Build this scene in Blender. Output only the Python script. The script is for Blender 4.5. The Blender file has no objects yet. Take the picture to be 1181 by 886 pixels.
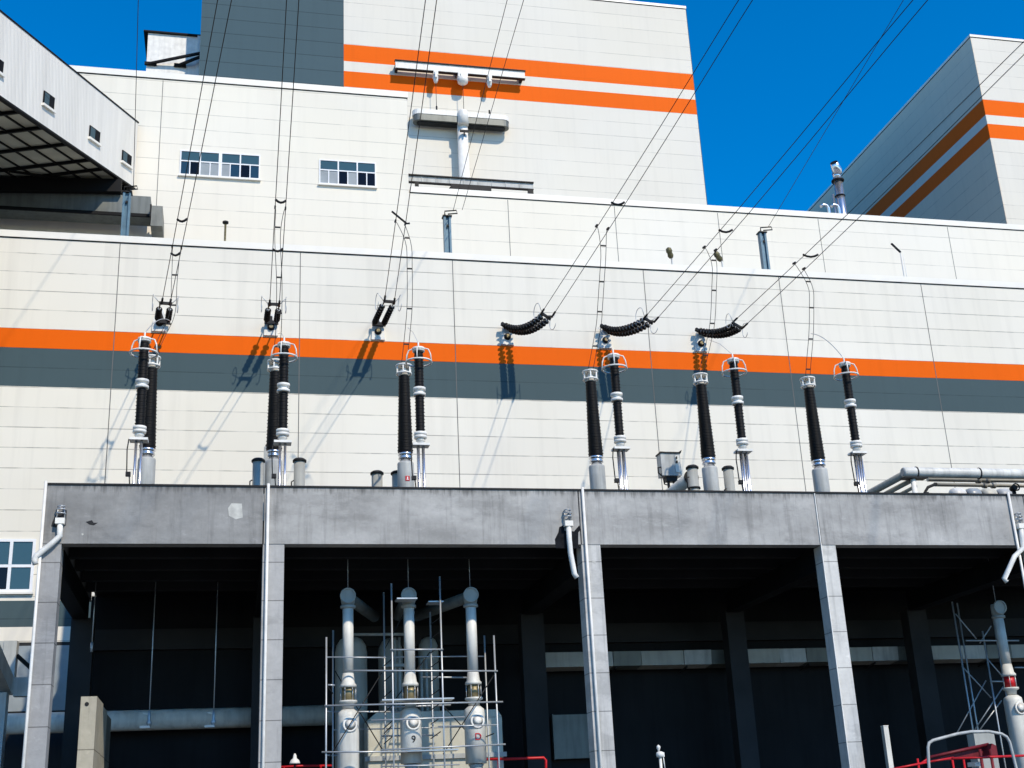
import bpy, bmesh, math, random
from mathutils import Vector as V, Matrix
random.seed(7)
S = bpy.context.scene
COL = S.collection
PI = math.pi

# ------------------------------------------------------------------ camera
F, PIT, ROL, YAW = 1456.86863, .341356276, -.0487715779, .230811013
fw = V((math.sin(YAW)*math.cos(PIT), math.cos(YAW)*math.cos(PIT), math.sin(PIT)))
rt = V((math.cos(YAW), -math.sin(YAW), 0)); up = rt.cross(fw)
RT = rt*math.cos(ROL) + up*math.sin(ROL)
UP = -rt*math.sin(ROL) + up*math.cos(ROL)
C0 = V((0, 0, 1.6))
def ray(x, y): return RT*(x-590.5) - UP*(y-443) + fw*F
def P(x, y, Y):                                   # pixel of the photo -> point at depth Y
    d = ray(x, y); return C0 + d*((Y-C0.y)/d.y)
def on_plane(x, y, p0, n):
    d = ray(x, y); return C0 + d*((p0-C0).dot(n)/d.dot(n))
def proj(p):
    q = p-C0; return (590.5+F*q.dot(RT)/q.dot(fw), 443-F*q.dot(UP)/q.dot(fw))
cam = bpy.data.cameras.new('camera'); co = bpy.data.objects.new('camera', cam); COL.objects.link(co)
cam.sensor_width = 36; cam.lens = 36*F/1181; cam.clip_end = 3000; cam.clip_start = .1
m = Matrix((RT, UP, -fw)).transposed().to_4x4(); m.translation = C0; co.matrix_world = m
S.camera = co

# ------------------------------------------------------------------ materials
def new_mat(name):
    mt = bpy.data.materials.new(name); mt.use_nodes = True
    nt = mt.node_tree; return mt, nt, nt.nodes['Principled BSDF']
def nd(nt, t, **k):
    n = nt.nodes.new(t)
    for a, b in k.items(): setattr(n, a, b)
    return n
def mth(nt, op, a, b=None, c=None):
    n = nd(nt, 'ShaderNodeMath', operation=op)
    for i, v in enumerate((a, b, c)):
        if v is None: continue
        if isinstance(v, (int, float)): n.inputs[i].default_value = v
        else: nt.links.new(v, n.inputs[i])
    return n.outputs[0]
def noise(nt, vec, scale, det=3, rough=.55):
    n = nd(nt, 'ShaderNodeTexNoise'); n.inputs['Scale'].default_value = scale
    n.inputs['Detail'].default_value = det; n.inputs['Roughness'].default_value = rough
    nt.links.new(vec, n.inputs['Vector']); return n.outputs['Fac']
def vscale(nt, vec, s):
    n = nd(nt, 'ShaderNodeMapping'); n.inputs['Scale'].default_value = s
    nt.links.new(vec, n.inputs['Vector']); return n.outputs[0]
def ramp(nt, v, a, b, lo=0., hi=1.):
    n = nd(nt, 'ShaderNodeMapRange'); nt.links.new(v, n.inputs[0])
    for i, x in zip((1, 2, 3, 4), (a, b, lo, hi)): n.inputs[i].default_value = x
    return n.outputs[0]
def colmul(nt, col, fac):
    n = nd(nt, 'ShaderNodeMix', data_type='RGBA', blend_type='MULTIPLY'); n.inputs[0].default_value = 1
    if isinstance(col, tuple): n.inputs[6].default_value = (*col, 1)
    else: nt.links.new(col, n.inputs[6])
    nt.links.new(fac, n.inputs[7]); return n.outputs[2]

def paint(name, col, rough=.5, metal=0., var=.12, scale=1.5, bump=0., streak=0.):
    mt, nt, b = new_mat(name)
    pos = nd(nt, 'ShaderNodeNewGeometry').outputs['Position']
    f = ramp(nt, noise(nt, pos, scale, 5), .3, .7, 1-var, 1+var*.5)
    if streak:
        s = noise(nt, vscale(nt, pos, (3, 3, .25)), 1.4, 4)
        f = mth(nt, 'MULTIPLY', f, ramp(nt, s, .45, .75, 1, 1-streak))
    nt.links.new(colmul(nt, col, f), b.inputs['Base Color'])
    b.inputs['Roughness'].default_value = rough; b.inputs['Metallic'].default_value = metal; b.inputs['Specular IOR Level'].default_value = .12 if max(col) < .06 else .3
    if bump:
        bn = nd(nt, 'ShaderNodeBump'); bn.inputs['Strength'].default_value = bump; bn.inputs['Distance'].default_value = .02
        nt.links.new(noise(nt, pos, scale*14, 4), bn.inputs['Height']); nt.links.new(bn.outputs[0], b.inputs['Normal'])
    return mt

def panel(name, col, z0, h, joint=.55, width=.035, var=.05, seam=7.2, gaps=True, warm=True):
    """painted sandwich panels laid in rows: sealed joints every h metres above z0"""
    mt, nt, b = new_mat(name)
    pos = nd(nt, 'ShaderNodeNewGeometry').outputs['Position']
    sp = nd(nt, 'ShaderNodeSeparateXYZ'); nt.links.new(pos, sp.inputs[0])
    r = mth(nt, 'DIVIDE', mth(nt, 'SUBTRACT', sp.outputs['Z'], z0), h)
    fr = mth(nt, 'FRACT', mth(nt, 'ADD', r, 500.5+width/h/2 - .5))
    line = mth(nt, 'LESS_THAN', fr, width/h)
    if gaps:
        g = noise(nt, vscale(nt, pos, (.5, .5, 1.1)), 1.3, 3, .7)
        line = mth(nt, 'MULTIPLY', line, ramp(nt, g, .36, .56, .25, 1))
    row = mth(nt, 'FLOOR', r); cl = mth(nt, 'FLOOR', mth(nt, 'DIVIDE', mth(nt, 'ADD', sp.outputs['X'], mth(nt, 'ADD', sp.outputs['Y'], 4.0)), seam))
    wn = nd(nt, 'ShaderNodeTexWhiteNoise', noise_dimensions='2D')
    cb = nd(nt, 'ShaderNodeCombineXYZ'); nt.links.new(row, cb.inputs[0]); nt.links.new(cl, cb.inputs[1]); nt.links.new(cb.outputs[0], wn.inputs['Vector'])
    f = ramp(nt, wn.outputs['Value'], 0, 1, 1-var*.6, 1)
    f = mth(nt, 'MULTIPLY', f, ramp(nt, noise(nt, pos, .12, 4), .3, .7, 1-var, 1))
    st = noise(nt, vscale(nt, pos, (2.2, 2.2, .12)), 1.0, 4)
    f = mth(nt, 'MULTIPLY', f, ramp(nt, st, .5, .8, 1, 1-var*1.2))
    f = mth(nt, 'MULTIPLY', f, mth(nt, 'SUBTRACT', 1, mth(nt, 'MULTIPLY', line, joint)))
    c = col
    if warm:
        mx = nd(nt, 'ShaderNodeMix', data_type='RGBA')
        nt.links.new(ramp(nt, noise(nt, pos, .07, 3), .4, .65), mx.inputs[0])
        mx.inputs[6].default_value = (*col, 1); mx.inputs[7].default_value = (col[0], col[1]*.985, col[2]*.95, 1); c = mx.outputs[2]
    nt.links.new(colmul(nt, c, f), b.inputs['Base Color'])
    b.inputs['Roughness'].default_value = .55; b.inputs['Specular IOR Level'].default_value = .05
    bn = nd(nt, 'ShaderNodeBump'); bn.inputs['Strength'].default_value = .15; bn.inputs['Distance'].default_value = .05
    nt.links.new(mth(nt, 'SUBTRACT', noise(nt, vscale(nt, pos, (.6, .6, 1.2)), 1.0, 2), mth(nt, 'MULTIPLY', line, .35)), bn.inputs['Height']); nt.links.new(bn.outputs[0], b.inputs['Normal'])
    return mt

def concrete(name, col, joint_h=None, z0=0, stain=.35, drip_top=None):
    mt, nt, b = new_mat(name)
    pos = nd(nt, 'ShaderNodeNewGeometry').outputs['Position']
    sp = nd(nt, 'ShaderNodeSeparateXYZ'); nt.links.new(pos, sp.inputs[0])
    f = ramp(nt, noise(nt, vscale(nt, pos, (.5, .5, 1.1)), .8, 5, .6), .3, .7, 1-stain, 1+stain*.3)
    f = mth(nt, 'MULTIPLY', f, ramp(nt, noise(nt, pos, 5, 5, .65), .3, .7, .9, 1.05))
    s = noise(nt, vscale(nt, pos, (4, 4, .3)), 1.3, 4, .6)
    f = mth(nt, 'MULTIPLY', f, ramp(nt, s, .52, .72, 1, .74))
    bl = noise(nt, vscale(nt, pos, (.35, .35, .9)), 1.1, 6, .7)
    f = mth(nt, 'MULTIPLY', f, ramp(nt, bl, .54, .60, 1, .86))
    lt = noise(nt, vscale(nt, pos, (1.2, 1.2, 2.2)), 1.7, 5, .7)
    f = mth(nt, 'MULTIPLY', f, ramp(nt, lt, .62, .70, 1, 1.16))
    if drip_top:      # rain streaks hanging from the top edge
        d = noise(nt, vscale(nt, pos, (6, 6, .35)), 1.2, 4, .7)
        hgt = ramp(nt, sp.outputs['Z'], drip_top-.55, drip_top, 0, 1)
        f = mth(nt, 'MULTIPLY', f, ramp(nt, mth(nt, 'MULTIPLY', d, hgt), .34, .55, 1, .5))
    if joint_h:
        fr = mth(nt, 'FRACT', mth(nt, 'ADD', mth(nt, 'DIVIDE', mth(nt, 'SUBTRACT', sp.outputs['Z'], z0), joint_h), 200))
        f = mth(nt, 'MULTIPLY', f, mth(nt, 'SUBTRACT', 1, mth(nt, 'MULTIPLY', mth(nt, 'LESS_THAN', fr, .03/joint_h), .55)))
    nt.links.new(colmul(nt, col, f), b.inputs['Base Color'])
    b.inputs['Roughness'].default_value = .8; b.inputs['Specular IOR Level'].default_value = .1
    bn = nd(nt, 'ShaderNodeBump'); bn.inputs['Strength'].default_value = .25; bn.inputs['Distance'].default_value = .02
    nt.links.new(noise(nt, pos, 9, 5), bn.inputs['Height']); nt.links.new(bn.outputs[0], b.inputs['Normal'])
    return mt

def corrugated(name, col, d, pitch):
    mt, nt, b = new_mat(name)
    pos = nd(nt, 'ShaderNodeNewGeometry').outputs['Position']
    dt = nd(nt, 'ShaderNodeVectorMath', operation='DOT_PRODUCT'); nt.links.new(pos, dt.inputs[0]); dt.inputs[1].default_value = d
    w = mth(nt, 'PINGPONG', mth(nt, 'ADD', dt.outputs['Value'], 400), pitch/2)
    bn = nd(nt, 'ShaderNodeBump'); bn.inputs['Strength'].default_value = .35; bn.inputs['Distance'].default_value = .2
    nt.links.new(ramp(nt, w, pitch*.12, pitch*.3, 0, .1), bn.inputs['Height']); nt.links.new(bn.outputs[0], b.inputs['Normal'])
    f = ramp(nt, noise(nt, vscale(nt, pos, (1.5, 1.5, .12)), 1, 4), .35, .75, 1, .86)
    nt.links.new(colmul(nt, col, f), b.inputs['Base Color']); b.inputs['Roughness'].default_value = .6; b.inputs['Specular IOR Level'].default_value = .05
    return mt

def glass(name, col=(.02, .05, .08)):
    mt, nt, b = new_mat(name)
    b.inputs['Base Color'].default_value = (*col, 1); b.inputs['Roughness'].default_value = .06
    b.inputs['Specular IOR Level'].default_value = .25 if col[2] < .01 else .4
    pos = nd(nt, 'ShaderNodeNewGeometry').outputs['Position']
    bn = nd(nt, 'ShaderNodeBump'); bn.inputs['Strength'].default_value = .08; bn.inputs['Distance'].default_value = .05
    nt.links.new(noise(nt, pos, .9, 2), bn.inputs['Height']); nt.links.new(bn.outputs[0], b.inputs['Normal'])
    return mt

WHITE = (.83, .785, .685); GREY = (.068, .102, .110); ORANGE = (.84, .130, .004)
HA = .865; ZA = 21.54
M = {}
M['white_a'] = panel('white_panel_hall', WHITE, ZA, HA, var=.075)
M['grey_a'] = panel('grey_panel_hall', GREY, ZA, HA, warm=False, joint=.35)
M['orange_a'] = panel('orange_panel_hall', ORANGE, ZA, HA, warm=False, joint=.3)
M['white_b'] = panel('white_panel_block', WHITE, 40.0, .93, joint=.35)
M['white_c'] = panel('white_panel_tower', (.745, .705, .62), 50.3, 1.15, joint=.3, width=.045)
M['grey_c'] = panel('grey_panel_tower', (.066, .108, .126), 50.3, 1.15, joint=.4, width=.05, gaps=False, warm=False)
M['sgrey_c'] = panel('grey_panel_tower_side', (.80, .67, .52), 50.3, 1.15, joint=.25, width=.06, warm=False)
M['orange_c'] = panel('orange_panel_tower', ORANGE, 50.3, 1.15, warm=False, joint=.1, gaps=True)
M['coping'] = paint('coping_sheet', (.84, .80, .71), .4, var=.06, scale=.8)
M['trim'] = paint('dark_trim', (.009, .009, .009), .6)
M['seal'] = paint('seam_sealant', (.13, .13, .125), .7, var=.3, scale=.5)
M['roofing'] = paint('roof_membrane', (.25, .25, .25), .8)
M['navy'] = paint('dark_navy_paint', (.011, .0112, .0125), .6, var=.35, scale=.4, streak=.3)  # darkness of the shaded bays put into the colour of roof, beams and wall
M['navy2'] = paint('dark_grey_paint', (.030, .030, .031), .6, var=.3, scale=.5)  # shade of the rear bays put into the colour; also spalled patches
M['steel'] = paint('galvanised_steel', (.48, .50, .51), .4, .5, var=.15, scale=2)
M['chrome'] = paint('bright_aluminium', (.75, .76, .78), .25, .9, var=.1, scale=2)
M['white_metal'] = paint('white_metal', (.80, .78, .72), .45, var=.14, scale=3, streak=.15)
M['pipe_white'] = paint('white_pipe_paint', (.70, .69, .63), .45, var=.16, scale=1.6, streak=.3)
M['pipe_grey'] = paint('grey_pipe_paint', (.38, .38, .34), .45, var=.15, scale=1.3, streak=.2)
M['pipe_cream'] = paint('cream_pipe_paint', (.56, .54, .44), .45, var=.15, scale=1.3, streak=.2)
M['base_grey'] = paint('light_grey_paint', (.46, .47, .45), .45, var=.16, scale=2, streak=.32)
M['rubber'] = paint('black_silicone', (.005, .005, .006), .6, var=.3, scale=6); M['rubber'].node_tree.nodes['Principled BSDF'].inputs['Specular IOR Level'].default_value = .25
M['porcelain'] = paint('dark_porcelain', (.02, .018, .017), .12, var=.4, scale=9)
M['dark_steel'] = paint('dark_steel', (.025, .025, .025), .5, .0, var=.3)
M['wire'] = paint('stranded_conductor', (.025, .025, .025), .5, .0, var=.2)
M['blue_steel'] = paint('blue_grey_steel', (.11, .20, .26), .45, .1, var=.2, scale=3, streak=.3)
M['red'] = paint('red_paint', (.55, .015, .02), .4, var=.2, scale=3)
M['maroon'] = paint('dull_red_paint', (.17, .013, .018), .5, var=.4, scale=4)
M['brass'] = paint('yellow_brass', (.26, .21, .11), .45, .3, var=.3, scale=8)
M['soffit'] = paint('soffit_sheet', (.46, .45, .36), .6, var=.2, scale=.6)
M['duct'] = paint('duct_sheet', (.16, .17, .155), .45, .3, var=.25, scale=.8, streak=.3)  # sheet darkened for gallery shadow; also dims fittings deep in the shelter
M['beige'] = concrete('beige_concrete', (.50, .46, .36), 2.0, .45, .2)
M['patch'] = paint('white_filler', (.56, .55, .50), .8, var=.35, scale=3)
M['hole'] = paint('spalled_dark', (.012, .013, .016), .9, var=.5, scale=8)
M['frame'] = paint('white_window_frame', (.80, .80, .80), .4, var=.05)
M['glass'] = glass('window_glass'); M['glass_teal'] = glass('teal_glass', (.045, .095, .115)); M['glass_dark'] = glass('dark_opening', (.006, .006, .008))
M['glass_pale'] = paint('closed_blind', (.30, .33, .34), .3, var=.15)
M['flood'] = paint('weathered_bronze', (.16, .14, .07), .5, .3, var=.5, scale=12)
M['ground'] = concrete('yard_concrete', (.10, .10, .095), None, 0, .3)
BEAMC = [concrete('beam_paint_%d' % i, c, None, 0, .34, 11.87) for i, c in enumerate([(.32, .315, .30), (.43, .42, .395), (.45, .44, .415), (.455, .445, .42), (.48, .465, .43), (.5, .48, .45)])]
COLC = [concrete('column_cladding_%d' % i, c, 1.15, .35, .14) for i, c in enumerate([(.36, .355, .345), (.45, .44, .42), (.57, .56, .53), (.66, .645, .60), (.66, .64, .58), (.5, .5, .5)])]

# ------------------------------------------------------------------ mesh helpers
def frame_from(d):
    d = d.normalized(); a = V((0, 0, 1)) if abs(d.z) < .95 else V((1, 0, 0))
    u = d.cross(a).normalized(); return u, d.cross(u).normalized(), d
class MB:
    def __init__(s): s.bm = bmesh.new()
    def face(s, pts, mi=0, smooth=False):
        f = s.bm.faces.new([s.bm.verts.new(p) for p in pts]); f.material_index = mi; f.smooth = smooth; return s
    def box(s, x0, x1, y0, y1, z0, z1, mi=0):
        return s.hexa([V((x, y, z)) for z in (z0, z1) for x, y in ((x0, y0), (x1, y0), (x1, y1), (x0, y1))], mi)
    def hexa(s, c, mi=0):                       # 4 bottom corners then 4 top corners
        v = [s.bm.verts.new(p) for p in c]
        for q in ((3, 2, 1, 0), (4, 5, 6, 7), (0, 1, 5, 4), (1, 2, 6, 5), (2, 3, 7, 6), (3, 0, 4, 7)):
            s.bm.faces.new([v[i] for i in q]).material_index = mi
        return s
    def bar(s, a, b, w, h=None, mi=0, upv=V((0, 0, 1))):   # rectangular bar from a to b
        a = V(a); b = V(b); h = h or w; d = (b-a).normalized()
        if abs(d.dot(upv)) > .98: upv = V((0, 1, 0))
        u = d.cross(upv).normalized()*w/2; v = u.cross(d).normalized()*h/2
        return s.hexa([a-u-v, a+u-v, b+u-v, b-u-v, a-u+v, a+u+v, b+u+v, b-u+v], mi)
    def lathe(s, prof, o, d=V((0, 0, 1)), n=20, mi=0, cap=True, smooth=True):   # prof: (radius, distance along d)
        u, w, d = frame_from(V(d)); o = V(o); rings = []
        for r, t in prof:
            rings.append([s.bm.verts.new(o+d*t+(u*math.cos(2*PI*i/n)+w*math.sin(2*PI*i/n))*max(r, 1e-4)) for i in range(n)])
        for A, B in zip(rings, rings[1:]):
            for i in range(n):
                f = s.bm.faces.new((A[i], A[(i+1) % n], B[(i+1) % n], B[i])); f.smooth = smooth; f.material_index = mi
        if cap:
            s.bm.faces.new(rings[0]).material_index = mi; s.bm.faces.new(rings[-1][::-1]).material_index = mi
        return s
    def cyl(s, a, b, r, r2=None, n=16, mi=0):
        a = V(a); b = V(b); return s.lathe([(r, 0), (r if r2 is None else r2, (b-a).length)], a, b-a, n, mi)
    def tube(s, pts, r, n=8, mi=0, closed=False):
        pts = [V(p) for p in pts]; N = len(pts); rings = []; u = None
        for i, p in enumerate(pts):
            if closed: d = pts[(i+1) % N]-pts[i-1]
            else: d = pts[min(i+1, N-1)]-pts[max(i-1, 0)]
            d.normalize()
            if u is None: u = frame_from(d)[0]
            else: u = (u-d*u.dot(d)).normalized()
            w = d.cross(u)
            rings.append([s.bm.verts.new(p+(u*math.cos(2*PI*k/n)+w*math.sin(2*PI*k/n))*r) for k in range(n)])
        pr = list(zip(rings, rings[1:]+([rings[0]] if closed else [])))
        if closed: pr = pr[:N]
        for A, B in pr:
            for k in range(n):
                f = s.bm.faces.new((A[k], A[(k+1) % n], B[(k+1) % n], B[k])); f.smooth = True; f.material_index = mi
        if not closed: s.bm.faces.new(rings[0]).material_index = mi; s.bm.faces.new(rings[-1][::-1]).material_index = mi
        return s
    def torus(s, c, R, r, d=V((0, 0, 1)), n=28, k=8, mi=0):
        u, w, d = frame_from(V(d)); c = V(c)
        return s.tube([c+(u*math.cos(2*PI*i/n)+w*math.sin(2*PI*i/n))*R for i in range(n)], r, k, mi, True)
    def prism(s, pts, off, mi=0):
        off = V(off); a = [s.bm.verts.new(V(p)) for p in pts]; b = [s.bm.verts.new(V(p)+off) for p in pts]; n = len(a)
        s.bm.faces.new(a).material_index = mi; s.bm.faces.new(b[::-1]).material_index = mi
        for i in range(n): s.bm.faces.new((a[i], b[i], b[(i+1) % n], a[(i+1) % n])).material_index = mi
        return s
    def build(s, name, mat, parent=None, org=None):
        bmesh.ops.recalc_face_normals(s.bm, faces=s.bm.faces)
        me = bpy.data.meshes.new(name)
        w = V((0, 0, 0)); q = parent
        while q is not None: w = w+q.location; q = q.parent
        o = V(org) if org is not None else (V((0, 0, 0)) if parent is None else w)
        bmesh.ops.translate(s.bm, verts=s.bm.verts, vec=-o)
        s.bm.to_mesh(me); s.bm.free()
        for x in (mat if isinstance(mat, (list, tuple)) else [mat]): me.materials.append(M[x] if isinstance(x, str) else x)
        ob = bpy.data.objects.new(name, me); COL.objects.link(ob)
        if parent is not None: ob.parent = parent; ob.location = o-w
        else: ob.location = o
        return ob
def tag(o, label, cat, group=None):
    o['label'] = label; o['category'] = cat
    if group: o['group'] = group
    return o
def thing(name, loc, label, cat, group=None):
    o = bpy.data.objects.new(name, None); COL.objects.link(o); o.location = V(loc); o.empty_display_size = .3
    return tag(o, label, cat, group)
def copy_thing(r, loc, label):
    c = r.copy(); COL.objects.link(c); c.location = V(loc); c['label'] = label
    for ch in r.children:
        k = ch.copy(); COL.objects.link(k); k.parent = c
        for g in ch.children:
            h = g.copy(); COL.objects.link(h); h.parent = k
    return c

# ------------------------------------------------------------------ ground
g = MB().face([V((-900, -600, 0)), V((900, -600, 0)), V((900, 1200, 0)), V((-900, 1200, 0))]).build('ground', 'ground')
g['kind'] = 'structure'

# ------------------------------------------------------------------ turbine hall (front facade)
YA = 52.0; X0, X1 = -60, 80
hall = thing('turbine_hall', (10, YA, 0), 'long low white hall with one orange and one slate grey band across its front', 'building')
w = MB()
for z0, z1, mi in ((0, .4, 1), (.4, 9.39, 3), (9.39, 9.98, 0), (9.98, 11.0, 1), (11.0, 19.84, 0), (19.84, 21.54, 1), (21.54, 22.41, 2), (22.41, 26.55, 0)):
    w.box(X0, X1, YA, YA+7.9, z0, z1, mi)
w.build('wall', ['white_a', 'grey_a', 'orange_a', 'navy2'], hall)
MB().box(X0, X1, YA-.03, YA+.6, 26.552, 26.59, 1).box(X0, X1, YA-.055, YA+.65, 26.593, 26.90, 0).build('coping', ['coping', 'trim'], hall)  # dark strip stands in for the shadow line under the coping
MB().box(X0, X1, YA+.66, YA+7.9, 26.56, 26.70).build('roof', 'roofing', hall)
for x in (-19.5, -12.3, -4.97, 2.78, 9.69, 18.89, 25.82, 33.47, 40.7):
    MB().box(x-.017, x+.017, YA-.006, YA, 11.0, 26.54).build('wall_seam', 'seal', hall)

def grid_window(parent, x0, x1, y, z0, z1, bays, zt, fr=.075, heavy=None, lowers=2, panes=None, sill=True):
    """white framed strip window: one pane above, `lowers` narrow panes below in every bay"""
    fm = MB(); d0, d1 = y-.05, y+.0
    fm.box(x0, x1, d0, d1, z1-fr, z1); fm.box(x0, x1, d0, d1, z0, z0+fr); 
    fm.box(x0, x0+fr, d0, d1, z0+fr, z1-fr); fm.box(x1-fr, x1, d0, d1, z0+fr, z1-fr)
    f = fm
    bw = (x1-x0)/bays
    f.box(x0+fr, x1-fr, d0+.002, d1, zt-fr/2, zt+fr/2)
    for i in range(bays):
        a = x0+i*bw
        if i:
            hv = fr*(1.3 if heavy and i in heavy else .55)
            f.box(a-hv, a+hv, d0-.003, d1, z0+fr, zt-fr/2); f.box(a-hv, a+hv, d0-.003, d1, zt+fr/2, z1-fr)
        for k in range(1, lowers):
            c = a+bw*k/lowers
            f.box(c-fr*.4, c+fr*.4, d0+.004, d1, z0+fr, zt-fr/2)
    win = f.build('window', 'frame', parent, org=(x0, y, z0))
    for i in range(bays):
        a = x0+i*bw
        MB().box(a+.03, a+bw-.03, y-.012, y-.004, zt, z1-.02).build('pane', 'glass_teal', win)
        for k in range(lowers):
            c = a+bw*k/lowers
            mt = panes[(i*lowers+k) % len(panes)] if panes else 'glass'
            MB().box(c+.02, c+bw/lowers-.02, y-.012, y-.004, z0+.02, zt-.006).build('pane', mt, win)
    if sill:
        MB().box(x0-.05, x1+.05, y-.14, y-.003, z0-.09, z0-.004).build('sill', 'coping', win)
    return win
pa, pb = P(42, 622, YA), P(42, 683, YA)
grid_window(hall, pa.x-3.6, pa.x, YA, pb.z, pa.z, 4, P(42, 653, YA).z, .11, None, 1, ['glass_dark', 'glass_teal', 'glass_dark', 'glass_teal'])

# ------------------------------------------------------------------ middle block behind the hall
YB = 60.0
blk = thing('deaerator_block', (0, YB, 0), 'white stepped block behind the hall, tall at left with two strip windows', 'building')
xs = 8.92
MB().box(X0, xs, YB, 74.8, 0, 40.1).box(xs, 80, YB, 74.8, 0, 34.25).build('wall', 'white_b', blk)
cp = MB()  # dark strips below both copings stand for their shadow
cp.box(X0, xs+.03, YB-.03, YB+.5, 40.102, 40.14, 1).box(X0, xs+.05, YB-.06, YB+.5, 40.143, 40.50, 0)
cp.box(xs+.09, 80, YB-.03, YB+.5, 34.252, 34.29, 1).box(xs+.09, 80, YB-.06, YB+.5, 34.293, 34.63, 0)
cp.build('coping', ['coping', 'trim'], blk)
MB().box(X0, xs-.02, YB+.51, 74.8, 40.101, 40.2).box(xs, 80, YB+.51, 74.8, 34.251, 34.35).build('roof', 'roofing', blk)
for x, z1 in ((P(184.5, 160, YB).x, 40.05), (P(587, 260, YB).x, 34.2), (P(711, 270, YB).x, 34.2), (P(829, 260, YB).x, 34.2), (P(945, 265, YB).x, 34.2), (41.0, 34.2)):
    MB().box(x-.016, x+.016, YB-.006, YB, 26.8, z1).build('wall_seam', 'seal', blk)
pn = ['glass', 'glass_dark', 'glass_pale', 'glass_pale', 'glass_pale', 'glass', 'glass_dark', 'glass']
grid_window(blk, -3.03, 1.06, YB, 34.47, 35.93, 4, 35.3, .065, (2,), 2, pn)
grid_window(blk, 4.14, 7.17, YB, 34.45, 35.93, 3, 35.3, .065, None, 2, ['glass_pale', 'glass_pale', 'glass_dark', 'glass_pale', 'glass_dark', 'glass_dark'])

# ------------------------------------------------------------------ boiler towers
YC = 75.0
def tower(x0, x1, grey_to, label, side=False):
    t = thing('boiler_tower', ((x0+x1)/2, YC, 0), label, 'building', 'striped boiler towers')
    w = MB(); Z = (0, 50.3, 51.55, 52.35, 53.72, 59.4); ms = (0, 1, 0, 1, 0)
    for z0, z1, mi in zip(Z, Z[1:], ms):
        w.box(grey_to, x1, YC, 130, z0, z1, mi)
        if grey_to > x0: w.box(x0, grey_to-.002, YC, 130, z0, z1, 2)
    w.build('wall', ['white_c', 'orange_c', 'grey_c'], t)
    MB().box(x0-.08, x1+.02, YC-.02, 130, 59.402, 59.46, 1).box(x0-.10, x1+.04, YC-.04, 130, 59.463, 59.68).build('coping', ['coping', 'trim'], t)  # dark strip in place of the coping's shadow
    if side:
        w = MB()
        for z0, z1, mi in zip(Z, Z[1:], (0, 1, 2, 1, 0)): w.box(x0-.06, x0-.003, YC+.001, 130, z0, z1, mi)
        w.build('side_cladding', ['sgrey_c', 'orange_c', 'white_c'], t)
    return t
tw = tower(-2.83, 32.45, 6.82, 'white boiler tower with two orange stripes and slate grey left end')
MB().box(32.452, 32.50, YC+.01, 129.9, 0, 59.38).build('side_cladding', 'grey_c', tw)  # unseen grey side, added to cut bounce light onto the other tower's flank
tower(56.4, 95, 56.4, 'more distant boiler tower at right whose grey shaded flank faces the sky gap', True)

pent = thing('stair_penthouse', P(195, 78, 77.4), 'small white roof hut with dark eaves beside the slate grey tower end', 'building')
a = P(168.5, 36, 77.4); b = P(230, 80, 77.4)
MB().box(a.x+.15, -2.86, 77.4, 84, 0, a.z-.13).build('wall', 'white_metal', pent)
MB().box(a.x-.15, -2.86, 77.22, 84.3, a.z-.128, a.z-.02).build('roof', 'trim', pent)
MB().box(-3.12, -2.87, 77.2, 77.38, 38, a.z-.14).build('downpipe', 'white_metal', pent)
for q0, q1 in (((172, 73.5), (231, 61.5)), ((206, 75.5), (231, 65.5))):
    MB().bar(P(*q0, 77.25), P(*q1, 76.6), .16).box(P(*q0, 77.3).x-.3, P(*q0, 77.3).x+.5, 77.2, 77.36, P(*q0, 77.3).z-.12, P(*q0, 77.3).z+.1).build('brace', 'trim', pent)

# ------------------------------------------------------------------ conveyor gallery
gd = ray(785, 648).normalized(); hd = V((gd.x, gd.y, 0)).normalized(); gn = V((hd.y, -hd.x, 0))     # gn points to the right of travel
TR = P(159.2, 142.2, 59.7); BR = P(156, 216.7, 59.7); BR = V((TR.x, TR.y, BR.z)); HG = TR.z-BR.z; WG = 10.0; LG = 62
gal = thing('conveyor_gallery', (BR.x, BR.y, BR.z), 'inclined white corrugated gallery with small square windows running into the middle block', 'building')
M['ribbed'] = corrugated('white_corrugated', (.80, .76, .68), tuple(gd), .30)
def gp(s, across, h): return TR - gd*s - gn*across + V((0, 0, h-HG))     # s back from the end, across from right side, h above the bottom edge
def gbox(mb, s0, s1, a0, a1, h0, h1, mi=0):
    return mb.hexa([gp(s, a, h) for h in (h0, h1) for s, a in ((s0, a0), (s1, a0), (s1, a1), (s0, a1))], mi)
gbox(MB(), 0, LG, 0, .14, 0, HG).build('side_wall', 'ribbed', gal)
gbox(MB(), 0, LG, WG-.14, WG, 0, HG).build('side_wall', 'ribbed', gal)
gbox(gbox(MB(), -.05, LG, -.03, WG+.03, HG+.003, HG+.085), 0, .08, .15, WG-.15, .15, HG-.003).build('roof', 'trim', gal)
gbox(MB(), 0, LG, .15, WG-.15, .06, .14).build('floor', 'soffit', gal)
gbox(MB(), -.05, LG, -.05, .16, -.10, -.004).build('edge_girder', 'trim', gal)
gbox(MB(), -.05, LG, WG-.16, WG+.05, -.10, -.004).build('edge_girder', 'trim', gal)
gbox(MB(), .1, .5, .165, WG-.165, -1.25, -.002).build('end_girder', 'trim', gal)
sv = [(gp(0, 0, 0)-on_plane(*q, TR, gn)).dot(gd) for q in ((122, 196), (107, 188), (80.4, 170.7), (52.5, 152.5), (25.7, 132))]
step = (sv[4]-sv[1])/3
sv += [sv[4]+step*(i+1) for i in range(8)]
for s in sv:
    if .4 < s < LG-1: gbox(MB(), s-.07, s+.07, .165, WG-.165, -.09, .055).build('cross_beam', 'trim', gal)
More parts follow.
